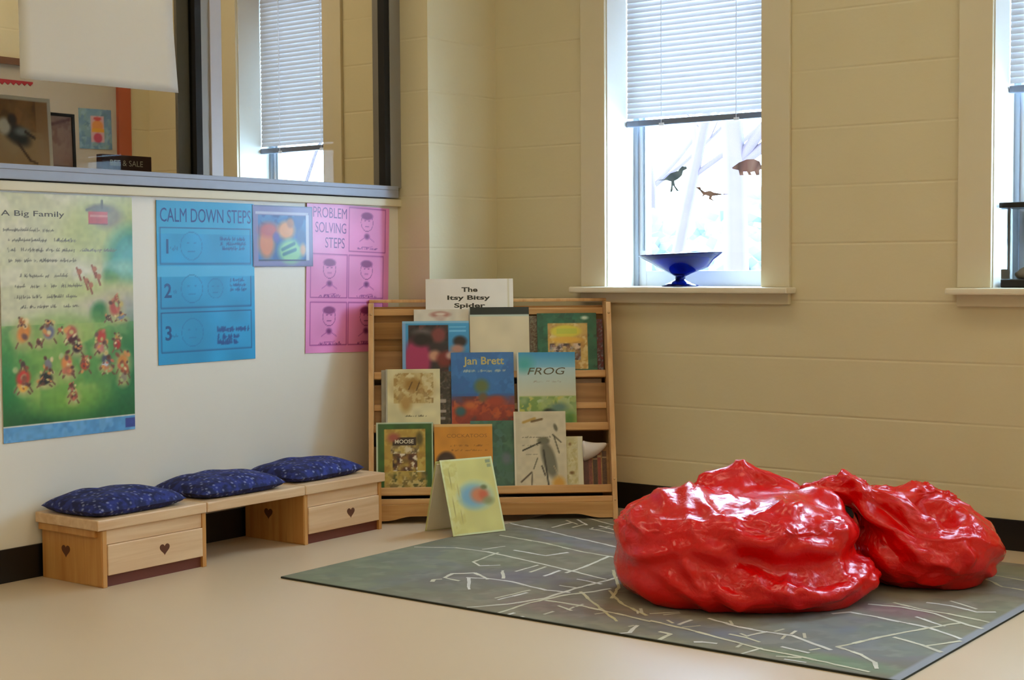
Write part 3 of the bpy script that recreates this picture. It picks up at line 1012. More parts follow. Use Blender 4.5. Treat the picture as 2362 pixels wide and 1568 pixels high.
INKP = '#a03a86'
L3 = [('bg', '#e88cc4'), ('n', .05, 5, 9)]
fr(L3, .05, .05, .48, .34, INKP); fr(L3, .50, .05, .93, .34, INKP); fr(L3, .05, .37, .48, .66, INKP); fr(L3, .50, .37, .93, .66, INKP); fr(L3, .50, .69, .95, .985, INKP)
for (cx, cy) in ((.27, .56), (.72, .56), (.72, .89), (.27, .24), (.72, .24)):
    face(L3, cx, cy, .075, '#8c3478', 1.24, True)
    L3 += [('e', cx, cy - .095, .03, .018, '#7c2c70', .5), ('l', cx - .09, cy - .13, cx - .02, cy - .10, .005, '#b0509a'), ('l', cx + .09, cy - .13, cx + .02, cy - .10, .005, '#b0509a'), ('l', cx - .06, cy - .17, cx + .07, cy - .165, .005, '#b0509a')]
    L3 += scribble(cx - .12, cy - .185 - .0, cx + .13, .014, int(cx * 10 + cy * 100), '#8a3880', .004)
mb = MB()
sheet_mesh(mb, .452, .556, .0009, '#e88cc4', L3, [('PROBLEM', .27, .905, .07, '#7a2a7c', dict(width=.18)), ('SOLVING', .28, .805, .07, '#7a2a7c', dict(width=.165)), ('STEPS', .33, .705, .07, '#7a2a7c', dict(width=.105))], step=.0036)
tag(mb.build('poster', M_lam, M=frame((WX + .0015, -.955, .629), (0, 1, -.03), (0.004, .03, 1))), 'pink poster with PROBLEM SOLVING STEPS and five drawn children', 'poster')

L4 = [('bg', '#7a74a4'), ('fr', 0, 0, 1, 1, .02, '#5c5a80'), ('r', .09, .10, .88, .84, '#2c5c9c'), ('grad', 0, '#7a74a4', .0001, '#7a74a4'),
      ('mottle', .09, .10, .88, .84, 6, 21, ['#2c4c94', '#3a6cae', '#24407c', '#4878b0'], .8), ('e', .22, .38, .13, .24, '#d0783c', .3), ('e', .26, .60, .16, .12, '#b85048', .4), ('e', .55, .60, .14, .15, '#d89048', .3), ('e', .62, .72, .06, .08, '#a86c3c', .3),
      ('e', .62, .25, .20, .20, '#88c088', .25), ('l', .48, .28, .68, .38, .03, '#2a6a70'), ('l', .5, .20, .70, .28, .03, '#2a6a70'), ('e', .80, .5, .08, .14, '#3c5c94', .4), ('e', .38, .48, .05, .08, '#5c4c98', .4), ('e', .83, .28, .05, .1, '#c89868', .4),
      ('r', .88, .10, .93, .86, '#c4c8dc'), ('r', .05, .86, .92, .90, '#b4b4cc'), ('r', .09, .09, .88, .115, '#2c2c50')]
mb = MB()
sheet_mesh(mb, .298, .218, .002, '#6c6890', L4, step=.003)
tag(mb.build('picture_sleeve', M_lam, M=frame((WX + .004, -1.211, .948), (0, 1, 0), (0, 0, 1))), 'small purple edged plastic sleeve with blue and orange picture between the posters', 'picture')

# ------------------------------------------------------------------ bench with drawers and three cushions
W_side = wood('pine_side_shaded', '#b87c3c', '#cf9a58', 2)  # darker orange copy of the pine, shade of the sides in its colour
W_front = wood('pine_front', '#cfa57a', '#e3c29a', 1)  # paler pinkish copy of the same pine for the lit faces
W_frontx = wood('pine_front_x', '#c9985e', '#dfb880', 0)
M_toe = mat('dark_toe_board', '#6a3220', 0.6, var=.2)
M_heart = mat('heart_hole_shade', '#5e3418', 0.8)  # brown patch colour standing in for shade inside the recessed hearts
BX0, BX1 = -.042, .25
bench = empty('storage_bench', 'low pine storage bench with two heart cut drawers along the cream wall', 'bench', loc=(0.1, -1.5, 0))
def bb(mb, name, m, par=bench):
    o = mb.build(name, m, par)
    if par is bench:
        o.location = (-0.1, 1.5, 0)
    return o
def heart_pts(s):
    pts = []
    for k in range(24):
        t = 2 * PI * k / 24
        pts.append((s * .058 * 16 * math.sin(t) ** 3, s * .058 * (13 * math.cos(t) - 5 * math.cos(2 * t) - 2 * math.cos(3 * t) - math.cos(4 * t))))
    return pts
for (ya, yb) in ((-2.115, -1.715), (-1.278, -.888)):
    for ys in (ya, yb - .016):
        mb = MB(); mb.box(BX0, BX1, ys, ys + .016, .012 if False else 0.0, .171, bev=.0015)
        sp = bb(mb, 'side_panel', W_side)
        if ys == ya:
            mb = MB()
            mb.prism(heart_pts(.022), .0008, frame((.075, ys - .0002, .095), (1, 0, 0), (0, 0, 1)))
            h = mb.build('heart_cutout', M_heart, sp)
            mb = MB(); mb.box(BX1 - .085, BX1 - .002, ys - .0025, ys, .004, .170, bev=.001)
            mb.build('corner_strip', W_side, sp)
    mb = MB(); mb.box(BX0 + .006, BX1 - .012, ya + .016, yb - .016, .034, .044); bb(mb, 'bottom_board', W_side)
    mb = MB(); mb.box(BX0, BX0 + .008, ya + .016, yb - .016, .0, .171); bb(mb, 'rear_panel', W_side)
    mb = MB(); mb.box(BX1 - .016, BX1 - .004, ya + .016, yb - .016, .127, .171, bev=.001); bb(mb, 'front_rail', W_front)
    mb = MB(); mb.box(BX1 - .020, BX1 - .010, ya + .016, yb - .016, .0, .033); bb(mb, 'toe_board', M_toe)
    mb = MB(); mb.box(BX1 - .014, BX1 + .003, ya + .017, yb - .017, .035, .126, bev=.003)
    mb.box(BX0 + .02, BX1 - .014, ya + .022, ya + .030, .046, .11); mb.box(BX0 + .02, BX1 - .014, yb - .030, yb - .022, .046, .11)
    mb.box(BX0 + .02, BX1 - .014, ya + .03, yb - .03, .046, .052)
    dr = bb(mb, 'drawer', W_front)
    mb = MB()
    mb.prism(heart_pts(.021), .0009, frame((BX1 + .0026, (ya + yb) / 2 + .03, .084), (0, 1, 0), (0, 0, 1)))
    mb.build('heart_cutout', M_heart, dr)
for (ya, yb, zz) in ((-2.135, -1.716, .0), (-1.714, -1.279, -.0), (-1.277, -.874, .0)):
    mb = MB(); mb.box(BX0 - .006, BX1 + .006, ya, yb, .172, .204, bev=.004)
    bb(mb, 'seat_board', W_front)
mb = MB(); mb.box(BX0, BX1 - .02, -2.128, -2.116, .150, .171, bev=.002)
bb(mb, 'end_moulding', W_side)

M_cush = bpy.data.materials.new('navy_print_fabric')
M_cush.use_nodes = True
_nt = M_cush.node_tree
_b = _nt.nodes['Principled BSDF']
_b.inputs['Roughness'].default_value = 0.85
_tc = _nt.nodes.new('ShaderNodeTexCoord')
_v = _nt.nodes.new('ShaderNodeTexVoronoi')
_v.inputs['Scale'].default_value = 55
_nn = _nt.nodes.new('ShaderNodeTexNoise')
_nn.inputs['Scale'].default_value = 38
_r1 = _nt.nodes.new('ShaderNodeValToRGB')
_r1.color_ramp.elements[0].position = .10
_r1.color_ramp.elements[0].color = (*lin('#a8aed6'), 1)
_r1.color_ramp.elements[1].position = .34
_r1.color_ramp.elements[1].color = (*lin('#121a56'), 1)
_r2 = _nt.nodes.new('ShaderNodeValToRGB')
_r2.color_ramp.elements[0].position = .42
_r2.color_ramp.elements[0].color = (*lin('#0e1238'), 1)
_r2.color_ramp.elements[1].position = .62
_r2.color_ramp.elements[1].color = (*lin('#2e3c94'), 1)
_mx = _nt.nodes.new('ShaderNodeMix')
_mx.data_type = 'RGBA'
_mx.inputs[0].default_value = .5
for a_, b_ in ((_tc.outputs['Object'], _v.inputs['Vector']), (_tc.outputs['Object'], _nn.inputs['Vector']), (_v.outputs['Distance'], _r1.inputs['Fac']), (_nn.outputs['Fac'], _r2.inputs['Fac']), (_r1.outputs[0], _mx.inputs[6]), (_r2.outputs[0], _mx.inputs[7]), (_mx.outputs[2], _b.inputs['Base Color'])):
    _nt.links.new(a_, b_)
def cushion(x, y, lx, ly, h, rz, seed, label):
    n = 30
    mb = MB()
    rng = random.Random(seed)
    ph = [rng.uniform(0, 6) for _ in range(6)]
    def P(u, v, side):
        # u,v in -1..1, squarish outline with rounded, slightly pulled corners
        r = max(abs(u), abs(v))
        e = (1 - abs(u) ** 3.2) ** .5 * (1 - abs(v) ** 3.2) ** .5
        su = u * (1 - .06 * abs(v) ** 2) * lx / 2
        sv = v * (1 - .06 * abs(u) ** 2) * ly / 2
        wr = 1 + .07 * math.sin(5 * u + ph[0]) * math.cos(4 * v + ph[1]) + .05 * math.sin(9 * v + ph[2])
        if side > 0:
            z = h * .30 + h * .70 * e * wr
        else:
            z = h * .30 - h * .30 * min(1, e * 1.6)
        return (su, sv, z)
    for side in (1, -1):
        vs = [P(-1 + 2 * i / n, -1 + 2 * j / n, side) for j in range(n + 1) for i in range(n + 1)]
        fs = [(j * (n + 1) + i, j * (n + 1) + i + 1, (j + 1) * (n + 1) + i + 1, (j + 1) * (n + 1) + i) for j in range(n) for i in range(n)]
        if side < 0:
            fs = [f[::-1] for f in fs]
        mb.add(vs, fs, smooth=True)
    o = mb.build('cushion', M_cush)
    o.location = (x, y, .2045)
    o.rotation_euler = (0, 0, rz)
    tag(o, label, 'cushion', 'navy cushions on the bench')
cushion(.10, -1.95, .28, .37, .062, 0.03, 1, 'navy cushion with pale flecks on the left end of the bench')
cushion(.10, -1.52, .28, .37, .062, -0.03, 2, 'navy cushion with pale flecks in the middle of the bench')
cushion(.08, -1.10, .27, .37, .060, 0.04, 3, 'navy cushion with pale flecks on the right end of the bench by the bookcase')

# ------------------------------------------------------------------ display bookcase across the corner
S_L = .25
ang = 0.7089669
SHM = Matrix.Translation((0.1522, -0.8501, 0)) @ Matrix.Rotation(ang, 4, 'Z')
shelf = empty('display_bookcase', 'pine book display rack with sloping front standing across the corner', 'bookcase', M=SHM)
SW = .921
D0 = .325
W_sh = wood('pine_shelf', '#bd8a50', '#d8aa70', 0)
W_shs = wood('pine_shelf_side', '#c79660', '#ddb27c', 2)
W_shb = wood('pine_shelf_back_shaded', '#8c6030', '#a87a42', 0)  # same pine darkened, the shade inside the rack put into its colour
def yat(z, off):
    return off + S_L * z
for u in (0.0, SW - .018):
    Mx = frame((u, 0, 0), (0, 1, 0), (0, 0, 1))
    mb = MB(); mb.prism([(0, .0065), (yat(.806, 0), .806), (D0, .806), (D0, .0065)], .018, Mx)
    mb.build('side_panel', W_shs, shelf)
mb = MB()
mb.box(.018, SW - .018, D0 - .012, D0 - .004, .06, .79)
mb.build('back_panel', W_shb, shelf)
for (z0, z1, off) in ((.575, .64, .0), (.665, .73, .0)):
    mb = MB(); mb.box(.018, SW - .018, D0 - .024, D0 - .0125, z0, z1, bev=.002)
    mb.build('backing_slat', W_shb, shelf)
def lip(z0, z1, off, th=.013, name='lip_rail', m=None):
    mb = MB()
    mb.add([(u, yat(z, off) + d, z) for u in (.018, SW - .018) for (z, d) in ((z0, 0), (z1, 0), (z1, th), (z0, th))], [(0, 1, 2, 3), (4, 7, 6, 5), (0, 4, 5, 1), (1, 5, 6, 2), (2, 6, 7, 3), (3, 7, 4, 0)])
    o = mb.build(name, m or W_sh, shelf)
    bv = o.modifiers.new('b', 'BEVEL'); bv.width = .002; bv.segments = 2
    return o
TR = [(.520, .545, .074), (.325, .352, .044), (.101, .128, .012)]
for (z0, z1, lo_) in TR:
    lip(z0, z1, lo_)
    mb = MB(); mb.box(.0185, SW - .0185, yat(z0, lo_) + .0135, D0 - .013, z0 - .004, z0 + .010)
    mb.build('shelf_board', W_sh, shelf)
    # slanted rest behind the books
    mb = MB()
    zt = z0 + (.10 if z0 > .5 else .17)
    mb.add([(u, yat(z, lo_ + .050) + d, z) for u in (.0185, SW - .0185) for (z, d) in ((z0 + .0105, .005 if z0 > .5 else 0), (zt, .005 if z0 > .5 else 0), (zt, .010), (z0 + .0105, .010))], [(0, 1, 2, 3), (4, 7, 6, 5), (0, 4, 5, 1), (1, 5, 6, 2), (2, 6, 7, 3), (3, 7, 4, 0)])
    mb.build('backing_slat', W_shb, shelf)
lip(.400, .423, .088)
mb = MB(); mb.box(.0185, SW - .0185, yat(.400, .102), D0 - .013, .400, .408); mb.build('shelf_board', W_sh, shelf)
mb = MB(); mb.box(.018, SW - .018, D0 - .030, D0 - .013, .757, .782, bev=.002); mb.build('top_rail', W_sh, shelf)
mb = MB(); mb.box(.0, SW, D0 - .018, D0, .8062, .818, bev=.002); mb.build('top_board', W_shs, shelf)
lip(.069, .088, .002, .016, 'base_rail')
mb = MB()
pts = [(.018, .069), (.018, .010), (.06, .010)]
for k in range(9):
    t = k / 8
    pts.append((.06 + .10 * t, .010 + .014 * math.sin(PI * t) if False else .010 + .016 * (1 - math.cos(PI * t)) / 2))
pts += [(SW - .16, .026)]
for k in range(9):
    t = k / 8
    pts.append((SW - .16 + .10 * t, .026 - .016 * (1 - math.cos(PI * t)) / 2))
pts += [(SW - .018, .010), (SW - .018, .069)]
pts = pts[::-1]
mb.prism(pts, .012, frame((0, .022, 0), (1, 0, 0), (0, 0, 1)))
mb.build('kick_board', W_sh, shelf)
M_brass = mat('brass_screw', '#c9a878', 0.35, metal=.5)
for (u, z) in ((.009, .765), (SW - .009, .765), (SW - .009, .15), (SW - .009, .075)):
    mb = MB()
    lathe(mb, [(.0001, .003), (.003, .0026), (.0048, 0), (.0001, 0)], 12)
    sc = mb.build('screw_cap', M_brass, shelf)
    sc.location = (u, yat(z, -.0005), z)
    sc.rotation_euler = (PI / 2 - math.atan(S_L), 0, 0)

def book(name, u0, u1, z0, z1, off, th, layers, texts=(), label='', cat='book', tray=None, edge='#c8c0b0', spine=None, step=.0034, tilt=0.0, slope=None, group='picture books on the display rack'):
    zb = z0 if tray is None else tray
    sl = (.2 if z0 > .5 else S_L) if slope is None else slope
    Ml = frame((u0, yat(zb, off), zb), (1, 0, tilt), (-tilt, sl, 1))
    L = math.hypot(1, sl)
    w, h = u1 - u0, (z1 - zb) * L
    frac = (z0 - zb) * L / h
    r = empty(name, label, cat, M=SHM @ Ml, group=group)
    mb = MB()
    mb.box(0, w, 0, h, -th, -th + .002, 0, lin(edge))
    mb.box(-.001, .002, 0, h, -th, 0, 0, lin(spine or edge))
    sheet_mesh(mb, w, h, .002, edge, layers, texts, step=step, z0=-.002)
    mb.build('cover', M_cover, r)
    if th > .004:
        mb = MB(); mb.box(.003, w - .003, .003, h - .003, -th + .0025, -.0025)
        mb.build('pages', M_pages, r)
    return r
T1, T2, T3, TB = .5305, .3355, .1115, .4085
# row 1
book('book', .218, .555, .535, .896, .106, .004, [('bg', '#e2dcd0'), ('r', .93, .4, .955, 1, '#cfc6a8'), ('n', .02, 8, 2)],
     [('The', .50, .865, .046, '#2a2a20', dict(width=.062, bold=.03)), ('Itsy Bitsy', .49, .782, .044, '#2a2a20', dict(width=.165, bold=.03)), ('Spider', .50, .70, .044, '#2a2a20', dict(width=.12, bold=.03))],
     'tall white card with The Itsy Bitsy Spider, highest on the rack', tray=T1, edge='#ddd6c6')
book('book', .172, .381, .553, .780, .100, .005, [('bg', '#d3cbb8'), ('e', .48, .92, .17, .045, '#a8685c', .4), ('e', .48, .87, .10, .05, '#c8b0a0', .4), ('e', .48, .93, .1, .02, '#d8c8b8', .4), ('n', .04, 10, 1)],
     label='off white book with a red arched emblem, behind the blue book', tray=T1)
book('book', .127, .382, .549, .736, .088, .011, [('bg', '#3f8fc4'), ('grad', 0, '#3a7cb0', 1, '#3f9ccc'), ('r', .09, 0, .68, .93, '#2a2026'), ('mottle', .09, 0, .68, .93, 7, 4, ['#241c20', '#3c2a2c', '#5c3030', '#2c3430', '#1c1418'], .9),
     ('e', .22, .28, .20, .42, '#a82c5c', .2), ('e', .30, .78, .12, .08, '#6c6460', .6), ('e', .54, .74, .11, .14, '#7c3a38', .3), ('e', .28, .66, .14, .12, '#181014', .4), ('e', .48, .36, .09, .10, '#c89478', .4), ('e', .64, .30, .13, .14, '#7c2c28', .3), ('e', .72, .36, .07, .07, '#cfa898', .4), ('e', .86, .62, .10, .10, '#2c2424', .3), ('e', .82, .48, .10, .08, '#b08070', .4), ('r', .70, .88, .96, .90, '#70c0e0'), ('r', .70, .80, .96, .83, '#70bce0'), ('r', .0, .0, .04, 1, '#7aa4d0'), ('r', .0, .965, 1, 1, '#86bcd8')],
     label='blue book with dark photo of children, left on the top row', tray=T1, edge='#6a93b8')
book('notepad', .386, .613, .551, .787, .089, .010, [('bg', '#d6c8a6'), ('n', .03, 5, 1), ('r', 0, .885, 1, 1, '#16221e'), ('r', 0, .86, 1, .885, '#b8c4b4')],
     label='blank cream pad with a dark green top strip in the middle of the top row', cat='notepad', tray=T1, edge='#c8c4ae')
book('book', .645, .873, .549, .762, .088, .012, [('bg', '#1f5c40'), ('mottle', 0, 0, 1, 1, 9, 8, ['#1d5a3c', '#28704c', '#164430', '#3c6a48'], .7), ('r', .17, .08, .84, .84, '#c8a458'), ('mottle', .17, .08, .84, .84, 10, 6, ['#cfae60', '#b88c40', '#ddc890', '#a87838'], .8), ('e', .48, .70, .26, .10, '#d4c440', .15), ('r', .32, .66, .66, .74, '#bcc040'), ('e', .48, .56, .27, .05, '#dca83c', .3),
     ('mottle', .2, .22, .72, .50, 16, 3, ['#6a4a44', '#c0a090', '#8a8a90', '#403030', '#d0b8a8'], .95), ('e', .80, .92, .06, .03, '#c8d8c0', .5)],
     label='dark green book with yellow oval title and animals, right on the top row', tray=T1, edge='#2c5a44')
book('book', .858, .898, .548, .738, .101, .004, [('bg', '#5a2428'), ('mottle', 0, 0, 1, 1, 6, 5, ['#6a2430', '#4c3a44', '#7c2c30', '#889098'], .8)], label='narrow strip of dark red book behind the green book', tray=T1, edge='#4a2a2c')
book('book', .616, .645, .551, .752, .101, .004, [('bg', '#6a5a48'), ('mottle', 0, 0, 1, 1, 5, 9, ['#7a6a54', '#4c3424', '#8a8a70'], .8)], label='brown book edge between the cream pad and green book', tray=T1, edge='#5a4a38')
# row 2
book('book', .047, .260, .355, .553, .072, .006, [('bg', '#9a9488'), ('n', .1, 9, 2)], label='greyish book just behind the cream eagle book', tray=T2, edge='#8f8a80')
book('book', .064, .268, .352, .557, .059, .011, [('bg', '#d6cca0'), ('n', .06, 7, 3), ('e', .50, .68, .34, .22, '#b4945c', .5), ('mottle', .14, .42, .88, .94, 11, 7, ['#a07c3c', '#c8b078', '#8a6a30', '#b89a5c', '#d8cc9c'], .85), ('e', .36, .42, .10, .14, '#b08c4c', .5), ('e', .50, .74, .16, .10, '#9c7430', .4),
     ('l', .42, .66, .48, .78, .015, '#5c4018'), ('l', .56, .64, .62, .78, .015, '#5c4018'), ('r', 0, .0, .03, 1, '#a8a494')] + scribble(.30, .20, .74, .03, 4, '#6c6448', .006) + scribble(.16, .06, .86, .03, 5, '#7c7850', .007),
     label='cream book with tan eagle picture, left on the middle row', tray=T2)
book('book', .311, .549, .348, .617, .059, .012, [('bg', '#2c6ca8'), ('grad', 0, '#8c2c1c', .30, '#a83c1c'), ('grad', .30, '#7c3c40', .45, '#2f5c98'), ('mottle', .0, .0, 1, .42, 8, 5, ['#7c2418', '#b0481c', '#5c2c30', '#c05824', '#8c3020'], .8), ('mottle', 0, .42, 1, 1, 6, 15, ['#2c6cb0', '#2a5c9c', '#3a7cc0', '#24609c'], .6),
     ('e', .48, .55, .11, .09, '#5c6c3c', .4), ('e', .50, .40, .07, .06, '#6c5434', .4), ('e', .14, .22, .08, .06, '#2c5a60', .4), ('e', .70, .35, .14, .07, '#a0381c', .5), ('e', .3, .3, .1, .05, '#c06028', .5), ('r', 0, .0, 1, .03, '#6c2418')] + scribble(.2, .74, .88, .025, 6, '#9ab0b0', .007),
     [('Jan Brett', .52, .84, .10, '#b8ac6c', dict(width=.155, bold=.02))],
     label='blue and red picture book in the middle of the rack', tray=T2, edge='#2c5c90')
book('book', .264, .309, .370, .546, .073, .006, [('bg', '#3a342c'), ('mottle', 0, 0, 1, 1, 5, 2, ['#2c2820', '#5c4c40', '#443838', '#6a6458'], .9), ('r', 0, .45, .6, .50, '#a89a90'), ('r', 0, .28, .6, .32, '#a89a90'), ('r', 0, .15, .5, .19, '#98908c')], label='dark book with grey stripes between the eagle book and the blue and red one', tray=T2, edge='#3a342c')
book('book', .562, .784, .350, .615, .059, .011, [('bg', '#c4c8b4'), ('grad', .42, '#c8c4a8', .80, '#a8c4c8'), ('grad', .80, '#7cb4c8', 1, '#1f84b4'), ('grad', 0, '#7c9448', .42, '#b0b880'), ('mottle', .0, .0, 1, .40, 9, 6, ['#6c8c3c', '#94a850', '#c0b850', '#588048', '#a8bc88'], .8), ('e', .55, .20, .12, .05, '#1c2c24', .3), ('e', .70, .26, .14, .06, '#5c7c70', .5), ('e', .12, .85, .14, .1, '#3c9c98', .7), ('e', .88, .10, .1, .1, '#4c7c2c', .6), ('l', .2, .04, .3, .16, .01, '#3c5c28'), ('r', 0, 0, .02, 1, '#d0d0c0')] + scribble(.28, .60, .75, .014, 8, '#9c9484', .005),
     [('FROG', .50, .70, .095, '#4a4426', dict(width=.145, shear=.25))],
     label='pale blue and green book titled FROG, right on the middle row', tray=T2, edge='#b8c4c0')
book('book', .790, .888, .414, .511, .1035, .004, [('bg', '#c8bc78'), ('mottle', 0, 0, 1, 1, 5, 4, ['#cfc480', '#b0a458', '#d8d0a0', '#8c7c48', '#c4a878'], .8), ('r', 0, .8, 1, 1, '#8a6c50')], label='small yellowish booklet lying on the narrow rail at the right', tray=TB, edge='#c0b888')
# row 3
book('book', .028, .239, .128, .363, .027, .014, [('bg', '#2c5a1c'), ('n', .12, 8, 3), ('r', .14, .06, .86, .90, '#b8983c'), ('mottle', .14, .06, .86, .90, 8, 6, ['#c0a048', '#a88434', '#ccb460', '#98702c'], .7), ('r', .28, .66, .70, .78, '#2c1810'), ('mottle', .28, .30, .72, .55, 15, 6, ['#2c1810', '#442014', '#e0d4c0', '#5c3020'], 1.0), ('mottle', .25, .55, .75, .66, 15, 4, ['#d8ccb0', '#584838', '#a89068'], .9), ('mottle', .14, .02, .9, .28, 12, 9, ['#6c5c30', '#b09850', '#3c4420', '#ccb880'], .8), ('e', .30, .78, .10, .06, '#a0503c', .5), ('e', .76, .76, .06, .10, '#5c5020', .4), ('r', 0, .975, 1, 1, '#b8c8b0'), ('r', 0, 0, .03, 1, '#c0ccb8'), ('r', .97, 0, 1, 1, '#a8bca0'), ('r', .70, .28, .84, .30, '#e0dcb8')],
     [('MOOSE', .49, .695, .055, '#d8d0bc', dict(width=.07, bold=.02))],
     label='green bordered book with gold panel, left on the bottom row', tray=T3, edge='#c4ccb8', spine='#c8d0c0')
book('book', .244, .461, .125, .353, .027, .009, [('bg', '#d08a28'), ('n', .06, 6, 3), ('e', .20, .42, .17, .17, '#3c2418', .15), ('e', .20, .38, .10, .10, '#4c3c48', .4), ('r', 0, .97, 1, 1, '#d8b070')] + scribble(.28, .67, .92, .02, 9, '#98601c', .006) + scribble(.3, .60, .92, .02, 10, '#9c641c', .005),
     [('COCKATOOS', .56, .80, .055, '#94601c', dict(width=.15, bold=-.005))],
     label='orange book with dark round shape, behind the yellow standing book', tray=T3, edge='#c08c40')
book('book', .380, .546, .122, .364, .038, .010, [('bg', '#3f6c58'), ('mottle', 0, 0, 1, 1, 6, 7, ['#3c6a54', '#4c7860', '#2f5444', '#44706c'], .7), ('e', .80, .45, .10, .08, '#5c6c74', .5)], label='plain dark teal book between the orange and the white bird book', tray=T3, edge='#48705c')
book('book', .543, .738, .121, .397, .027, .010, [('bg', '#cdc2a6'), ('n', .04, 12, 3), ('l', .18, .86, .40, .91, .035, '#b89448'), ('l', .34, .87, .54, .90, .030, '#6c5430'), ('e', .80, .79, .035, .05, '#6c6854', .3, .3), ('l', .74, .70, .90, .60, .018, '#4c4434'), ('l', .76, .69, .86, .46, .016, '#4c4838'),
     ('e', .56, .62, .12, .05, '#6c6a54', .2), ('e', .66, .38, .13, .24, '#706e5c', .2, .25), ('l', .16, .50, .50, .60, .020, '#2c2c24'), ('l', .56, .50, .64, .06, .022, '#38382e'), ('l', .52, .30, .58, .18, .02, '#3c3a30'), ('l', .44, .40, .36, .26, .014, '#5c5a44'), ('l', .12, .10, .32, .22, .022, '#54483a'), ('l', .33, .20, .32, .06, .016, '#5c5444'), ('l', .75, .30, .88, .10, .010, '#b0a080'), ('e', .84, .07, .12, .09, '#cf9a3c', .4), ('r', 0, 0, .02, 1, '#ded6c0')] + scribble(.16, .66, .70, .02, 13, '#7c7460', .005) + scribble(.16, .56, .44, .015, 14, '#8c8470', .005) + scribble(.16, .44, .46, .014, 15, '#948c78', .005),
     label='off white book with a dark bird drawing, right on the bottom row', tray=T3, edge='#d4ccb4')
book('book', .714, .801, .118, .302, .040, .010, [('bg', '#cdc49a'), ('n', .06, 5, 3), ('r', .80, 0, 1, 1, '#d8d2b8'), ('mottle', .3, .1, .75, .95, 8, 5, ['#cfc490', '#b8a868', '#d8d0a8'], .6), ('e', .5, .3, .1, .03, '#7c5c34', .5), ('e', .45, .85, .06, .03, '#8c6c44', .5)], label='narrow cream book beside the bird book', tray=T3, edge='#d0caae')
for k, (c, w_) in enumerate((('#5c2c20', .018), ('#7c4030', .014), ('#48301c', .016), ('#8c3c28', .012), ('#5a3a24', .016))):
    u = .806 + k * .0175
    book('book', u, u + w_, .117, .250 - .006 * (k % 3), .062, .012, [('bg', c), ('n', .15, 4, k), ('r', 0, .8, 1, .84, '#b09060')], label=['first', 'second', 'third', 'fourth', 'fifth'][k] + ' from the left of five thin brown spines, right end of the bottom row', tray=T3, edge=c, step=.004, group='thin brown books at the right end of the rack')
# white soft snout / cone lying on those spines
mb = MB()
n = 16
pts = []
rr = []
for k in range(n + 1):
    t = k / n
    pts.append((.800 + .092 * t, yat(.26, .048) , .247 + .026 * t * t))
    rr.append(.037 * (1 - t) ** .75 + .0035 if k else .030)
mb.tube([tuple((SHM @ Vector(p))) for p in pts], rr, 18)
wc = mb.build('white_cone', mat('white_felt', '#d6ccc4', .9, bump=.2, bscale=40))
tag(wc, 'white pointed soft cone stuck between the cream book and the brown spines', 'toy')

# ------------------------------------------------------------------ yellow book standing open like a tent
fa = Vector((.584, -.891, .0065)); fb = Vector((.662, -.694, .0065))
ba = Vector((.412, -.838, .001)); bb_ = Vector((.490, -.641, .001))
mid = (fa + ba) / 2
top = Vector((.492, -.862, .262))
tent = empty('open_book', 'pale yellow hardcover book standing open like a tent on the rug edge', 'book', M=Matrix.Translation(fa))
d = (fb - fa)
wT = d.length
def cover_panel(p0, ptop, flip, layers, th=.0022):
    hv = ptop - p0
    M = frame(p0 - fa, d.normalized(), hv)
    mb = MB()
    sheet_mesh(mb, wT, hv.length, th, '#d4d890', layers, step=.004)
    return mb, M
LT = [('bg', '#d6d07c'), ('n', .04, 5, 7), ('fr', 0, 0, 1, 1, .02, '#dce4b0'), ('e', .56, .50, .30, .17, '#9fc4b8', .35), ('e', .50, .49, .24, .14, '#7aa8c0', .35), ('e', .64, .50, .17, .10, '#cf7c48', .35), ('e', .70, .50, .08, .06, '#c86030', .4), ('e', .78, .42, .10, .05, '#8c8c50', .5), ('e', .74, .60, .06, .03, '#6c7440', .4), ('mottle', .0, .0, .3, 1, 8, 3, ['#d6d07c', '#c4b860', '#dcd894'], .5), ('l', .10, .1, .14, .9, .008, '#a89c50'), ('l', .22, .12, .26, .85, .006, '#b8ac60'), ('r', .86, .92, .95, .96, '#8c9468'), ('r', .88, .86, .95, .90, '#98a070')]
mb, M = cover_panel(fa, top, False, LT)
o = mb.build('front_cover', M_cover, tent); o.matrix_parent_inverse = Matrix.Identity(4); o.matrix_local = M
# back cover: from spine down to the floor further back
hv = top - ba
M = frame(ba - fa, d.normalized(), hv)
mb = MB(); mb.box(0, wT, 0, hv.length - .004, -.0022, 0, 0, lin('#cfd08c'))
o = mb.build('back_cover', M_cover, tent); o.matrix_local = M
hv2 = (top - fa)
M = frame(fa - fa, d.normalized(), hv2)
mb = MB(); mb.box(.004, wT - .004, .006, hv2.length - .006, -.006, -.0005, 0, lin('#cfc4b0'))
o = mb.build('pages', M_pages, tent); o.matrix_local = M
M = frame(ba - fa, d.normalized(), hv)
mb = MB(); mb.box(.004, wT - .004, .006, hv.length - .012, .0002, .006)
o = mb.build('pages', M_pages, tent); o.matrix_local = M

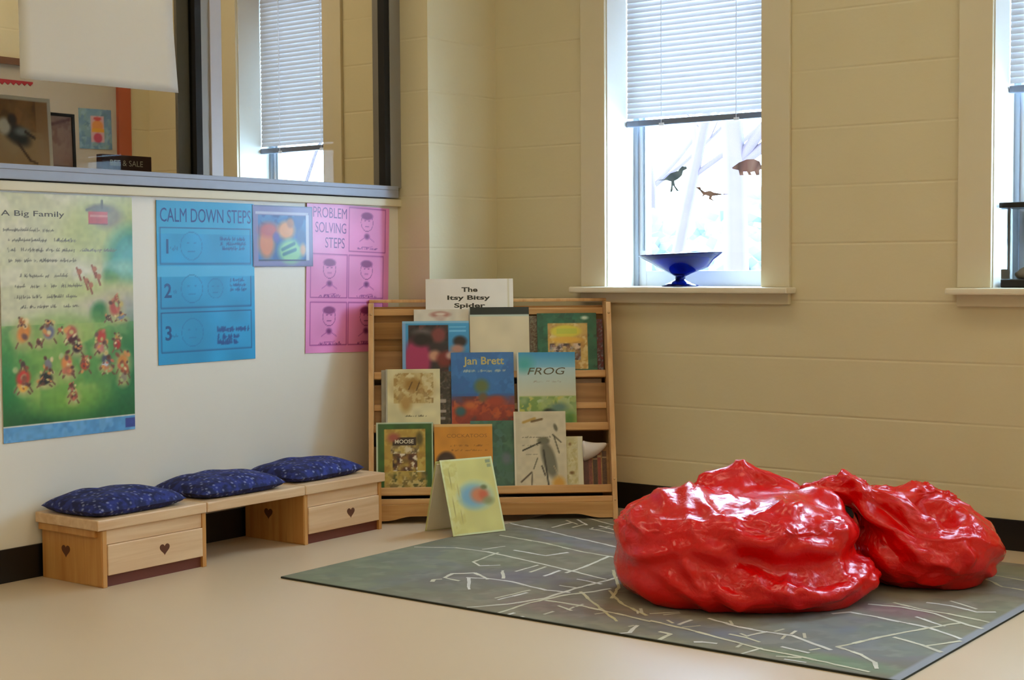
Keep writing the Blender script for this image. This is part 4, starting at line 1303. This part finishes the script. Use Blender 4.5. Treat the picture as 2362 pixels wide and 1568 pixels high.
# ------------------------------------------------------------------ rug
RX0, RX1, RY0, RY1 = .575, 2.545, -1.708, -.238
RW, RH = RX1 - RX0, RY1 - RY0
mb = MB()
mb.box(RX0, RX1, RY0, RY1, .0002, .005, 0, lin('#2c2c20'))
rl = [('bg', '#80745e'), ('mottle', 0, 0, 1, 1, 3.5, 4, ['#80785f', '#6e6854', '#867a64', '#7c7a62'], .7),
      ('e', .10, .25, .16, .35, '#70765a', .4), ('e', .17, .60, .12, .07, '#706c58', .4), ('e', .22, .20, .08, .10, '#6c6868', .5), ('e', .20, .67, .14, .035, '#70747c', .3, -.3), ('e', .34, .30, .09, .07, '#685c64', .5),
      ('e', .50, .12, .12, .06, '#80605c', .5), ('e', .68, .10, .14, .05, '#70707a', .5), ('e', .84, .28, .13, .10, '#6e747c', .4), ('e', .90, .16, .10, .08, '#74767c', .4), ('e', .86, .44, .06, .04, '#84505c', .5), ('e', .45, .30, .10, .10, '#5c4c38', .5), ('e', .13, .88, .12, .06, '#54503c', .5), ('e', .30, .75, .1, .05, '#5c5048', .5),  # brown patch left of the large bean bag is its shade, painted
      ('e', .92, .05, .10, .03, '#6c8460', .5), ('mottle', 0, 0, 1, 1, 7, 31, ['#808468', '#747078', '#6e6450', '#84806e', '#7a6a68'], .45), ('mottle', 0, 0, 1, 1, 40, 8, ['#7f8068', '#6c6c5c', '#8f8c78', '#726a58'], .35), ('r', .987, 0, 1, 1, '#8c8c90'), ('r', 0, 0, 1, .004, '#3c3c2c')]
V, F, Cc = ink(RW, RH, .010, rl)
V = V + np.array([RX0, RY0, .0056])
mb.add(V.tolist(), [tuple(f) for f in F.tolist()], 0, Cc.tolist())
RUG = [[(0.598, -1.111), (0.72, -1.043), (0.848, -1.037), (1.056, -1.083), (1.243, -1.132), (1.405, -1.174)], [(0.699, -0.773), (0.916, -0.802), (1.103, -0.858), (1.278, -0.881)], [(0.562, -0.556), (0.775, -0.606), (1.031, -0.686), (1.168, -0.729)], [(1.298, -1.705), (1.363, -1.612), (1.407, -1.485), (1.402, -1.336), (1.417, -1.193), (1.42, -1.093)], [(1.408, -1.707), (1.405, -1.558), (1.431, -1.418), (1.47, -1.339), (1.488, -1.276)], [(1.05, -1.396), (1.108, -1.369), (1.193, -1.364), (1.347, -1.401), (1.421, -1.387)], [(1.255, -1.167), (1.249, -1.054), (1.219, -0.874)], [(1.424, -1.509), (1.545, -1.506), (1.701, -1.532), (1.795, -1.553)], [(1.073, -0.896), (1.045, -0.981), (0.904, -0.964)], [(1.115, -1.237), (1.114, -1.119)], [(1.158, -1.221), (1.148, -1.125)], [(1.227, -1.243), (1.219, -1.149)], [(0.81, -1.013), (0.837, -0.927)], [(0.916, -1.197), (0.886, -1.026)], [(0.971, -1.234), (1.016, -1.188)], [(0.916, -1.197), (0.971, -1.234)], [(1.29, -1.567), (1.309, -1.428)], [(1.309, -1.578), (1.321, -1.458)], [(0.995, -1.435), (0.978, -1.376), (1.026, -1.328), (1.115, -1.378)], [(0.995, -1.435), (1.059, -1.445)], [(1.055, -1.393), (1.159, -1.521)], [(1.075, -1.25), (1.147, -1.342)], [(1.001, -1.5), (0.986, -1.475), (1.002, -1.458)], [(1.335, -1.223), (1.43, -1.238)], [(1.343, -1.325), (1.403, -1.322)], [(1.553, -1.57), (1.492, -1.544)], [(1.442, -1.716), (1.443, -1.682)], [(1.486, -1.718), (1.489, -1.701)], [(1.566, -1.72), (1.58, -1.717)], [(1.8, -1.715), (1.814, -1.685), (1.79, -1.609)], [(0.757, -0.541), (0.756, -0.421)], [(0.713, -0.389), (0.794, -0.435)], [(0.737, -0.351), (0.831, -0.429)], [(0.746, -0.303), (0.929, -0.381)], [(0.817, -0.499), (0.817, -0.419)], [(0.878, -0.417), (0.982, -0.462)], [(0.886, -0.49), (1.016, -0.514)], [(1.79, -1.545), (1.919, -1.569), (2.05, -1.606), (2.173, -1.64), (2.287, -1.649), (2.46, -1.679)], [(1.902, -1.433), (2.013, -1.471), (2.089, -1.478), (2.166, -1.473), (2.304, -1.547)], [(2.304, -1.51), (2.382, -1.546), (2.438, -1.593), (2.464, -1.643)], [(2.304, -1.51), (2.361, -1.335), (2.414, -1.196), (2.461, -1.1)], [(2.145, -1.194), (2.175, -1.15), (2.266, -1.163), (2.414, -1.196), (2.521, -1.26)], [(2.38, -1.341), (2.467, -1.374), (2.53, -1.413)], [(2.477, -1.377), (2.529, -1.283)], [(2.341, -1.099), (2.44, -1.156)], [(2.178, -1.033), (2.271, -1.014), (2.368, -1.036), (2.481, -1.107), (2.528, -1.125)], [(2.227, -0.974), (2.313, -1.007), (2.396, -1.016), (2.518, -1.049)], [(2.301, -0.922), (2.369, -0.921), (2.451, -0.954), (2.492, -0.925)], [(2.347, -0.865), (2.438, -0.918)], [(2.029, -1.551), (2.077, -1.557), (2.128, -1.579)], [(1.997, -1.672), (2.013, -1.661), (2.049, -1.654)], [(2.147, -1.713), (2.16, -1.631)], [(1.872, -1.633), (1.908, -1.638), (1.914, -1.702)], [(2.194, -1.588), (2.274, -1.605)], [(2.156, -1.461), (2.151, -1.424)], [(2.225, -1.676), (2.278, -1.656)], [(2.254, -1.691), (2.306, -1.688)], [(2.076, -1.538), (2.096, -1.474)], [(1.747, -1.476), (1.8, -1.416)], [(1.873, -1.539), (1.874, -1.475)]]
rng = random.Random(6)
def rug_line(pts, w, c):
    # hand drawn looking woven line: short pieces with a little wander
    fine = [pts[0]]
    for (ax, ay), (bx, by) in zip(pts[:-1], pts[1:]):
        n = max(1, int(math.hypot(bx - ax, by - ay) / .028))
        for k in range(1, n + 1):
            f = k / n
            j = .0022 if k < n else 0
            fine.append((ax + (bx - ax) * f + rng.uniform(-j, j), ay + (by - ay) * f + rng.uniform(-j, j)))
    for (ax, ay), (bx, by) in zip(fine[:-1], fine[1:]):
        dx, dy = bx - ax, by - ay
        L = math.hypot(dx, dy)
        if L < 1e-6:
            continue
        ww = w * rng.uniform(.7, 1.15)
        ux, uy = dx / L * .002, dy / L * .002
        nx, ny = -dy / L * ww / 2, dx / L * ww / 2
        q = [(ax - ux + nx, ay - uy + ny), (ax - ux - nx, ay - uy - ny), (bx + ux - nx, by + uy - ny), (bx + ux + nx, by + uy + ny)]
        q = [(min(max(x, RX0 + .002), RX1 - .002), min(max(y, RY0 + .002), RY1 - .002)) for x, y in q]
        zz = .0061 + rng.uniform(0, .0004)
        k_ = rng.uniform(.86, 1.06)
        mb.add([(x, y, zz) for x, y in q], [(0, 1, 2, 3)], 0, tuple(min(1, v * k_) for v in lin(c)))
for k, pl in enumerate(RUG):
    rug_line(pl, .012 if len(pl) > 2 else .010, ['#c9c3b0', '#c4bea4', '#cfcac0'][k % 3])
extra = [[(1.5, -1.3), (1.62, -1.42), (1.75, -1.5)], [(1.35, -1.05), (1.5, -1.25), (1.56, -1.38)], [(1.2, -.6), (1.35, -.7), (1.5, -.65)], [(1.0, -.3), (1.3, -.42), (1.8, -.3)], [(2.25, -.35), (2.3, -.5), (2.4, -.6), (2.52, -.62)], [(2.3, -.45), (2.52, -.5)], [(1.44, -1.36), (1.60, -1.50), (1.72, -1.60)]]
for p in extra:
    rug_line(p, .010, '#b8ae88')
for k in range(26):          # small tick marks like lettering of streets
    a = rng.uniform(0, 1)
    x = rng.choice([rng.uniform(1.5, 2.3), rng.uniform(.75, 1.3)])
    y = rng.uniform(-1.66, -1.45) if x > 1.4 else rng.uniform(-.6, -.3)
    rug_line([(x, y), (x + rng.uniform(-.03, .03), y + rng.uniform(.015, .045))], .008, '#bfb8a0')
rug = mb.build('rug', attr_mat('woven_rug', .95))
tag(rug, 'thin grey green rug printed with white street map lines', 'rug')
rl_ = rug
# ------------------------------------------------------------------ bean bags: filling shape, then folds of the loose vinyl skin
AX = np.array([.799, .602, 0.]); BX = np.array([-.602, .799, 0.]); ZX = np.array([0, 0, 1.])
def smin(a, b, k):
    h = np.clip(.5 + .5 * (b - a) / k, 0, 1)
    return b * (1 - h) + a * h - k * h * (1 - h)
def ell(P, c, r, ang=0.0, tilt=0.0):
    q = P - np.array(c)
    if ang:
        ca, sa = math.cos(ang), math.sin(ang)
        q = np.stack([q[:, 0] * ca + q[:, 1] * sa, -q[:, 0] * sa + q[:, 1] * ca, q[:, 2]], -1)
    if tilt:
        ca, sa = math.cos(tilt), math.sin(tilt)
        q = np.stack([q[:, 0] * ca + q[:, 2] * sa, q[:, 1], -q[:, 0] * sa + q[:, 2] * ca], -1)
    r = np.array(r)
    k0 = np.linalg.norm(q / r, axis=1)
    k1 = np.linalg.norm(q / r ** 2, axis=1) + 1e-9
    return k0 * (k0 - 1) / k1
def cap_(P, a, b, ra, rb):
    a = np.array(a); b = np.array(b)
    ab = b - a
    t = np.clip(((P - a) @ ab) / (ab @ ab), 0, 1)
    return np.linalg.norm(P - a - t[:, None] * ab, axis=1) - (ra + (rb - ra) * t)
def noise3(P, seed):
    T = np.random.RandomState(seed).rand(32, 32, 32)
    i = np.floor(P).astype(int)
    f = P - i
    f = f * f * f * (f * (f * 6 - 15) + 10)
    r = 0
    for dx in (0, 1):
        for dy in (0, 1):
            for dz in (0, 1):
                w = (f[:, 0] if dx else 1 - f[:, 0]) * (f[:, 1] if dy else 1 - f[:, 1]) * (f[:, 2] if dz else 1 - f[:, 2])
                r = r + w * T[(i[:, 0] + dx) % 32, (i[:, 1] + dy) % 32, (i[:, 2] + dz) % 32]
    return r
def ridged(P, seed, octaves=3, warp=.5):
    W = np.stack([noise3(P * .8 + 7 * k, seed + 50 + k) for k in range(3)], -1) - .5
    Q = P + W * 2 * warp
    out = 0
    amp = 1.0
    for o in range(octaves):
        n = 1 - np.abs(2 * noise3(Q * (2.03 ** o) + 3.7 * o, seed + o) - 1) * 1.6
        out = out + amp * np.clip(n, 0, 1) ** 2.2
        amp *= .5
    return out
def bag_mesh(sdf, centre, start, folds, seed, sub=6, floor=.0068, crumple=.019):
    bm = bmesh.new()
    bmesh.ops.create_icosphere(bm, subdivisions=sub, radius=1.0)
    V = np.array([v.co[:] for v in bm.verts])
    F = np.array([[v.index for v in f.verts] for f in bm.faces])
    bm.edges.index_update()
    E = np.array([[e.verts[0].index, e.verts[1].index] for e in bm.edges])
    bm.free()
    N = len(V)
    deg = np.bincount(E.ravel(), minlength=N).astype(float)
    def avg(P):
        S = np.zeros_like(P)
        for ax in range(P.shape[1]):
            S[:, ax] = np.bincount(E[:, 0], P[E[:, 1], ax], N) + np.bincount(E[:, 1], P[E[:, 0], ax], N)
        return S / deg[:, None]
    def grad(P):
        e = 2e-4
        g = np.stack([(sdf(P + np.eye(3)[i] * e) - sdf(P - np.eye(3)[i] * e)) / (2 * e) for i in range(3)], -1)
        return g / (np.linalg.norm(g, axis=1, keepdims=True) + 1e-9)
    P = np.array(centre) + V * start
    for k in range(45):
        g = grad(P)
        P = P - g * (sdf(P) * .6)[:, None]
        L = avg(P) - P
        L -= g * (L * g).sum(1)[:, None]
        P = P + L * .6
    def normals(P):
        fn = np.cross(P[F[:, 1]] - P[F[:, 0]], P[F[:, 2]] - P[F[:, 0]])
        n = np.zeros_like(P)
        for c in range(3):
            for ax in range(3):
                n[:, ax] += np.bincount(F[:, c], fn[:, ax], N)
        return n / (np.linalg.norm(n, axis=1, keepdims=True) + 1e-12)
    n = normals(P)
    base = P.copy()
    # drawn folds
    D = np.zeros(N)
    M = np.zeros(N)
    wob = (noise3(base * 11, seed + 9) - .5) * .012
    for (pts, w, h) in folds:
        pts = np.array(pts)
        best = np.full(N, 9.)
        tt = np.zeros(N)
        total = 0
        for a, b in zip(pts[:-1], pts[1:]):
            ab = b - a
            l = np.linalg.norm(ab)
            q = base[:, [0, 2]] - a
            t = np.clip((q @ ab) / (l * l), 0, 1)
            d = np.linalg.norm(q - t[:, None] * ab, axis=1)
            m = d < best
            best = np.where(m, d, best)
            tt = np.where(m, total + t * l, tt)
            total += l
        front = np.clip((.12 - base[:, 1]) / .06, 0, 1) if True else 1
        ends = np.clip(np.minimum(tt, total - tt) / (.35 * total) + .15, 0, 1)
        dd = np.abs(best + wob)
        prof = np.exp(-(dd / w) ** 1.5) - .35 * np.exp(-((dd - 2.1 * w) / w) ** 2)
        D += 1.25 * h * prof * ends * front
        M = np.maximum(M, np.exp(-(dd / (2.5 * w)) ** 2) * front)
    # crumples, stretched sideways, in patches; taut low down, loose on top
    patch = np.clip((noise3(base * 4.2 + 2, seed + 3) - .35) * 3.2, 0, 1)
    top_ = np.clip((n[:, 2] + .35) / .9, .12, 1)
    cr = ridged(base * np.array([6.5, 6.5, 13.]), seed, 4, .5) - .55
    cf = ridged(base * np.array([20., 20., 34.]), seed + 20, 2, .5) - .45
    low = noise3(base * 5.5, seed + 31) - .5
    P = base + n * (D + crumple * cr * (.12 + .88 * top_) * (.5 + .5 * patch) + crumple * .5 * cf * patch * top_ + .014 * low * (.4 + .6 * top_))[:, None]
    # spread at the floor
    z = P[:, 2]
    P[:, 2] = np.where(z < floor, floor + (z - floor) * .0, z)
    P = P * .9 + avg(P) * .1
    P[:, 2] = np.maximum(P[:, 2], floor)
    return P, F

M_vinyl = bpy.data.materials.new('red_vinyl')
M_vinyl.use_nodes = True
_nt = M_vinyl.node_tree
_b = _nt.nodes['Principled BSDF']
_b.inputs['Base Color'].default_value = (*lin('#d60000'), 1)
_b.inputs['Roughness'].default_value = 0.26
_b.inputs['Specular IOR Level'].default_value = 0.32
_b.inputs['Coat Weight'].default_value = 0.3
_b.inputs['Coat Roughness'].default_value = 0.13
_tc = _nt.nodes.new('ShaderNodeTexCoord')
_n1 = _nt.nodes.new('ShaderNodeTexNoise')
_n1.inputs['Scale'].default_value = 34
_n1.inputs['Detail'].default_value = 3
_n1.inputs['Distortion'].default_value = 1.5
_n2 = _nt.nodes.new('ShaderNodeTexNoise')
_n2.inputs['Scale'].default_value = 5
_mul = _nt.nodes.new('ShaderNodeMath'); _mul.operation = 'MULTIPLY'
_bp = _nt.nodes.new('ShaderNodeBump')
_bp.inputs['Strength'].default_value = 0.5
_bp.inputs['Distance'].default_value = 0.010
_nt.links.new(_tc.outputs['Object'], _n1.inputs['Vector'])
_nt.links.new(_tc.outputs['Object'], _n2.inputs['Vector'])
_nt.links.new(_n1.outputs['Fac'], _mul.inputs[0])
_nt.links.new(_n2.outputs['Fac'], _mul.inputs[1])
_nt.links.new(_mul.outputs[0], _bp.inputs['Height'])
_nt.links.new(_bp.outputs['Normal'], _b.inputs['Normal'])

def beanbag(name, origin, sdf, centre, start, folds, seed, label, **kw):
    x, F = bag_mesh(sdf, centre, start, folds, seed, **kw)
    W = x[:, :1] * AX + x[:, 1:2] * BX + x[:, 2:3] * ZX
    me = bpy.data.meshes.new(name)
    me.from_pydata(W.tolist(), [], F.tolist())
    me.materials.append(M_vinyl)
    me.polygons.foreach_set('use_smooth', [True] * len(F))
    o = bpy.data.objects.new(name, me)
    COL.objects.link(o)
    o.location = origin
    tag(o, label, 'bean bag')
    return o

def sdf1(P):
    a = ell(P, (.0, .0, .065), (.376, .35, .108))
    b = ell(P, (-.025, .0, .190), (.345, .31, .112), 0, .0)
    d = smin(a, b, .022)
    left = ell(P, (-.155, .0, .13), (.212, .29, .15))
    d = smin(d, left, .05)
    rim = cap_(P, (-.22, -.02, .245), (.20, .0, .245), .052, .05)
    d = smin(d, rim, .05)
    pk = cap_(P, (-.02, .12, .25), (.012, .14, .345), .07, .010)
    d = smin(d, pk, .045)
    sh = cap_(P, (.012, .14, .341), (.15, .12, .275), .012, .03)
    d = smin(d, sh, .03)
    sh2 = cap_(P, (.012, .14, .341), (-.09, .12, .305), .012, .03)
    d = smin(d, sh2, .03)
    dent = ell(P, (.0, .0, .34), (.12, .09, .055))
    return -smin(-d, dent, .03)
def sdf2(P):
    a = ell(P, (.000, .0, .110), (.218, .21, .130))
    b = ell(P, (-.03, .03, .17), (.165, .17, .10), 0, .35)
    d = smin(a, b, .05)
    arm = cap_(P, (-.02, -.10, .17), (-.21, -.06, .27), .068, .046)
    d = smin(d, arm, .03)
    k2 = cap_(P, (-.21, -.05, .285), (-.325, -.02, .270), .045, .036)
    d = smin(d, k2, .022)
    k3 = cap_(P, (-.13, .05, .260), (-.08, .07, .252), .03, .026)
    d = smin(d, k3, .03)
    dent = ell(P, (.05, -.06, .245), (.10, .10, .06), .4)
    return -smin(-d, dent, .045)
def fpts(s, cx, cy, k=690.):
    """fold drawn on a 2.405x sketch: offset to metres in the bag's own frame"""
    out = []
    for t in s.split():
        x, y = map(float, t.split(','))
        out.append((((1380 + x / 2.405) - cx) / k, (cy - (1040 + y / 2.405)) / k))
    return out
FOLD1 = [(fpts(s, 1722, 1362, 775.), w, h) for s, w, h in (
    ('160,330 330,345 560,335 700,370 850,392 950,330 1050,270 1180,335 1330,410', .018, .013),
    ('590,460 700,540 900,585 1100,650 1250,700', .016, .014),
    ('390,440 460,560 530,680', .014, .012), ('540,560 640,680 760,740', .014, .010),
    ('520,220 600,285 700,325', .016, .015), ('230,230 330,215 440,265', .014, .010),
    ('150,520 300,480 420,440', .015, .012), ('650,300 800,305 960,255 1050,250', .014, .016),
    ('620,420 850,550 1050,585 1250,575 1390,515', .020, -.022),
    ('700,800 1000,790 1300,740 1460,650', .014, .010), ('1340,560 1420,620 1440,700', .013, .012),
    ('1100,200 1250,235 1340,330', .014, .014), ('860,620 960,700 1200,720', .014, .010), ('170,620 300,720 520,800', .018, .008),
    ('300,560 420,640 700,860', .014, .008), ('1000,420 1150,450 1300,520', .016, .010), ('250,400 500,430 760,470', .016, .008))]
FOLD2 = [(fpts(s, 2128, 1338, 765.), w, h) for s, w, h in (
    ('1130,170 1200,120 1340,110 1400,160 1450,300 1560,390 1680,490 1710,570', .018, .020),
    ('1330,200 1420,270 1540,350 1640,410', .012, .016),
    ('1650,240 1850,270 2000,340 2080,440', .018, .016), ('2080,440 2190,540 2190,640', .016, .010),
    ('1700,340 1850,310 1990,360', .012, .010), ('1900,430 1950,510 1930,570', .013, .014), ('1700,520 1820,545 1890,600', .013, .014),
    ('2060,630 2160,610', .013, .014), ('1800,700 2050,690 2170,650', .014, .010), ('1450,420 1520,560 1650,700', .016, .008),
    ('1600,560 1700,640 1850,660', .014, .009))]
beanbag('bean_bag', (1.822, -1.074, 0), sdf1, (0, 0, .16), .6, FOLD1, 3, 'large crumpled glossy red vinyl bean bag in front on the rug')
beanbag('bean_bag', (2.184, -.652, 0), sdf2, (0, 0, .16), .5, FOLD2, 8, 'smaller red vinyl bean bag with a twisted neck behind the large one')
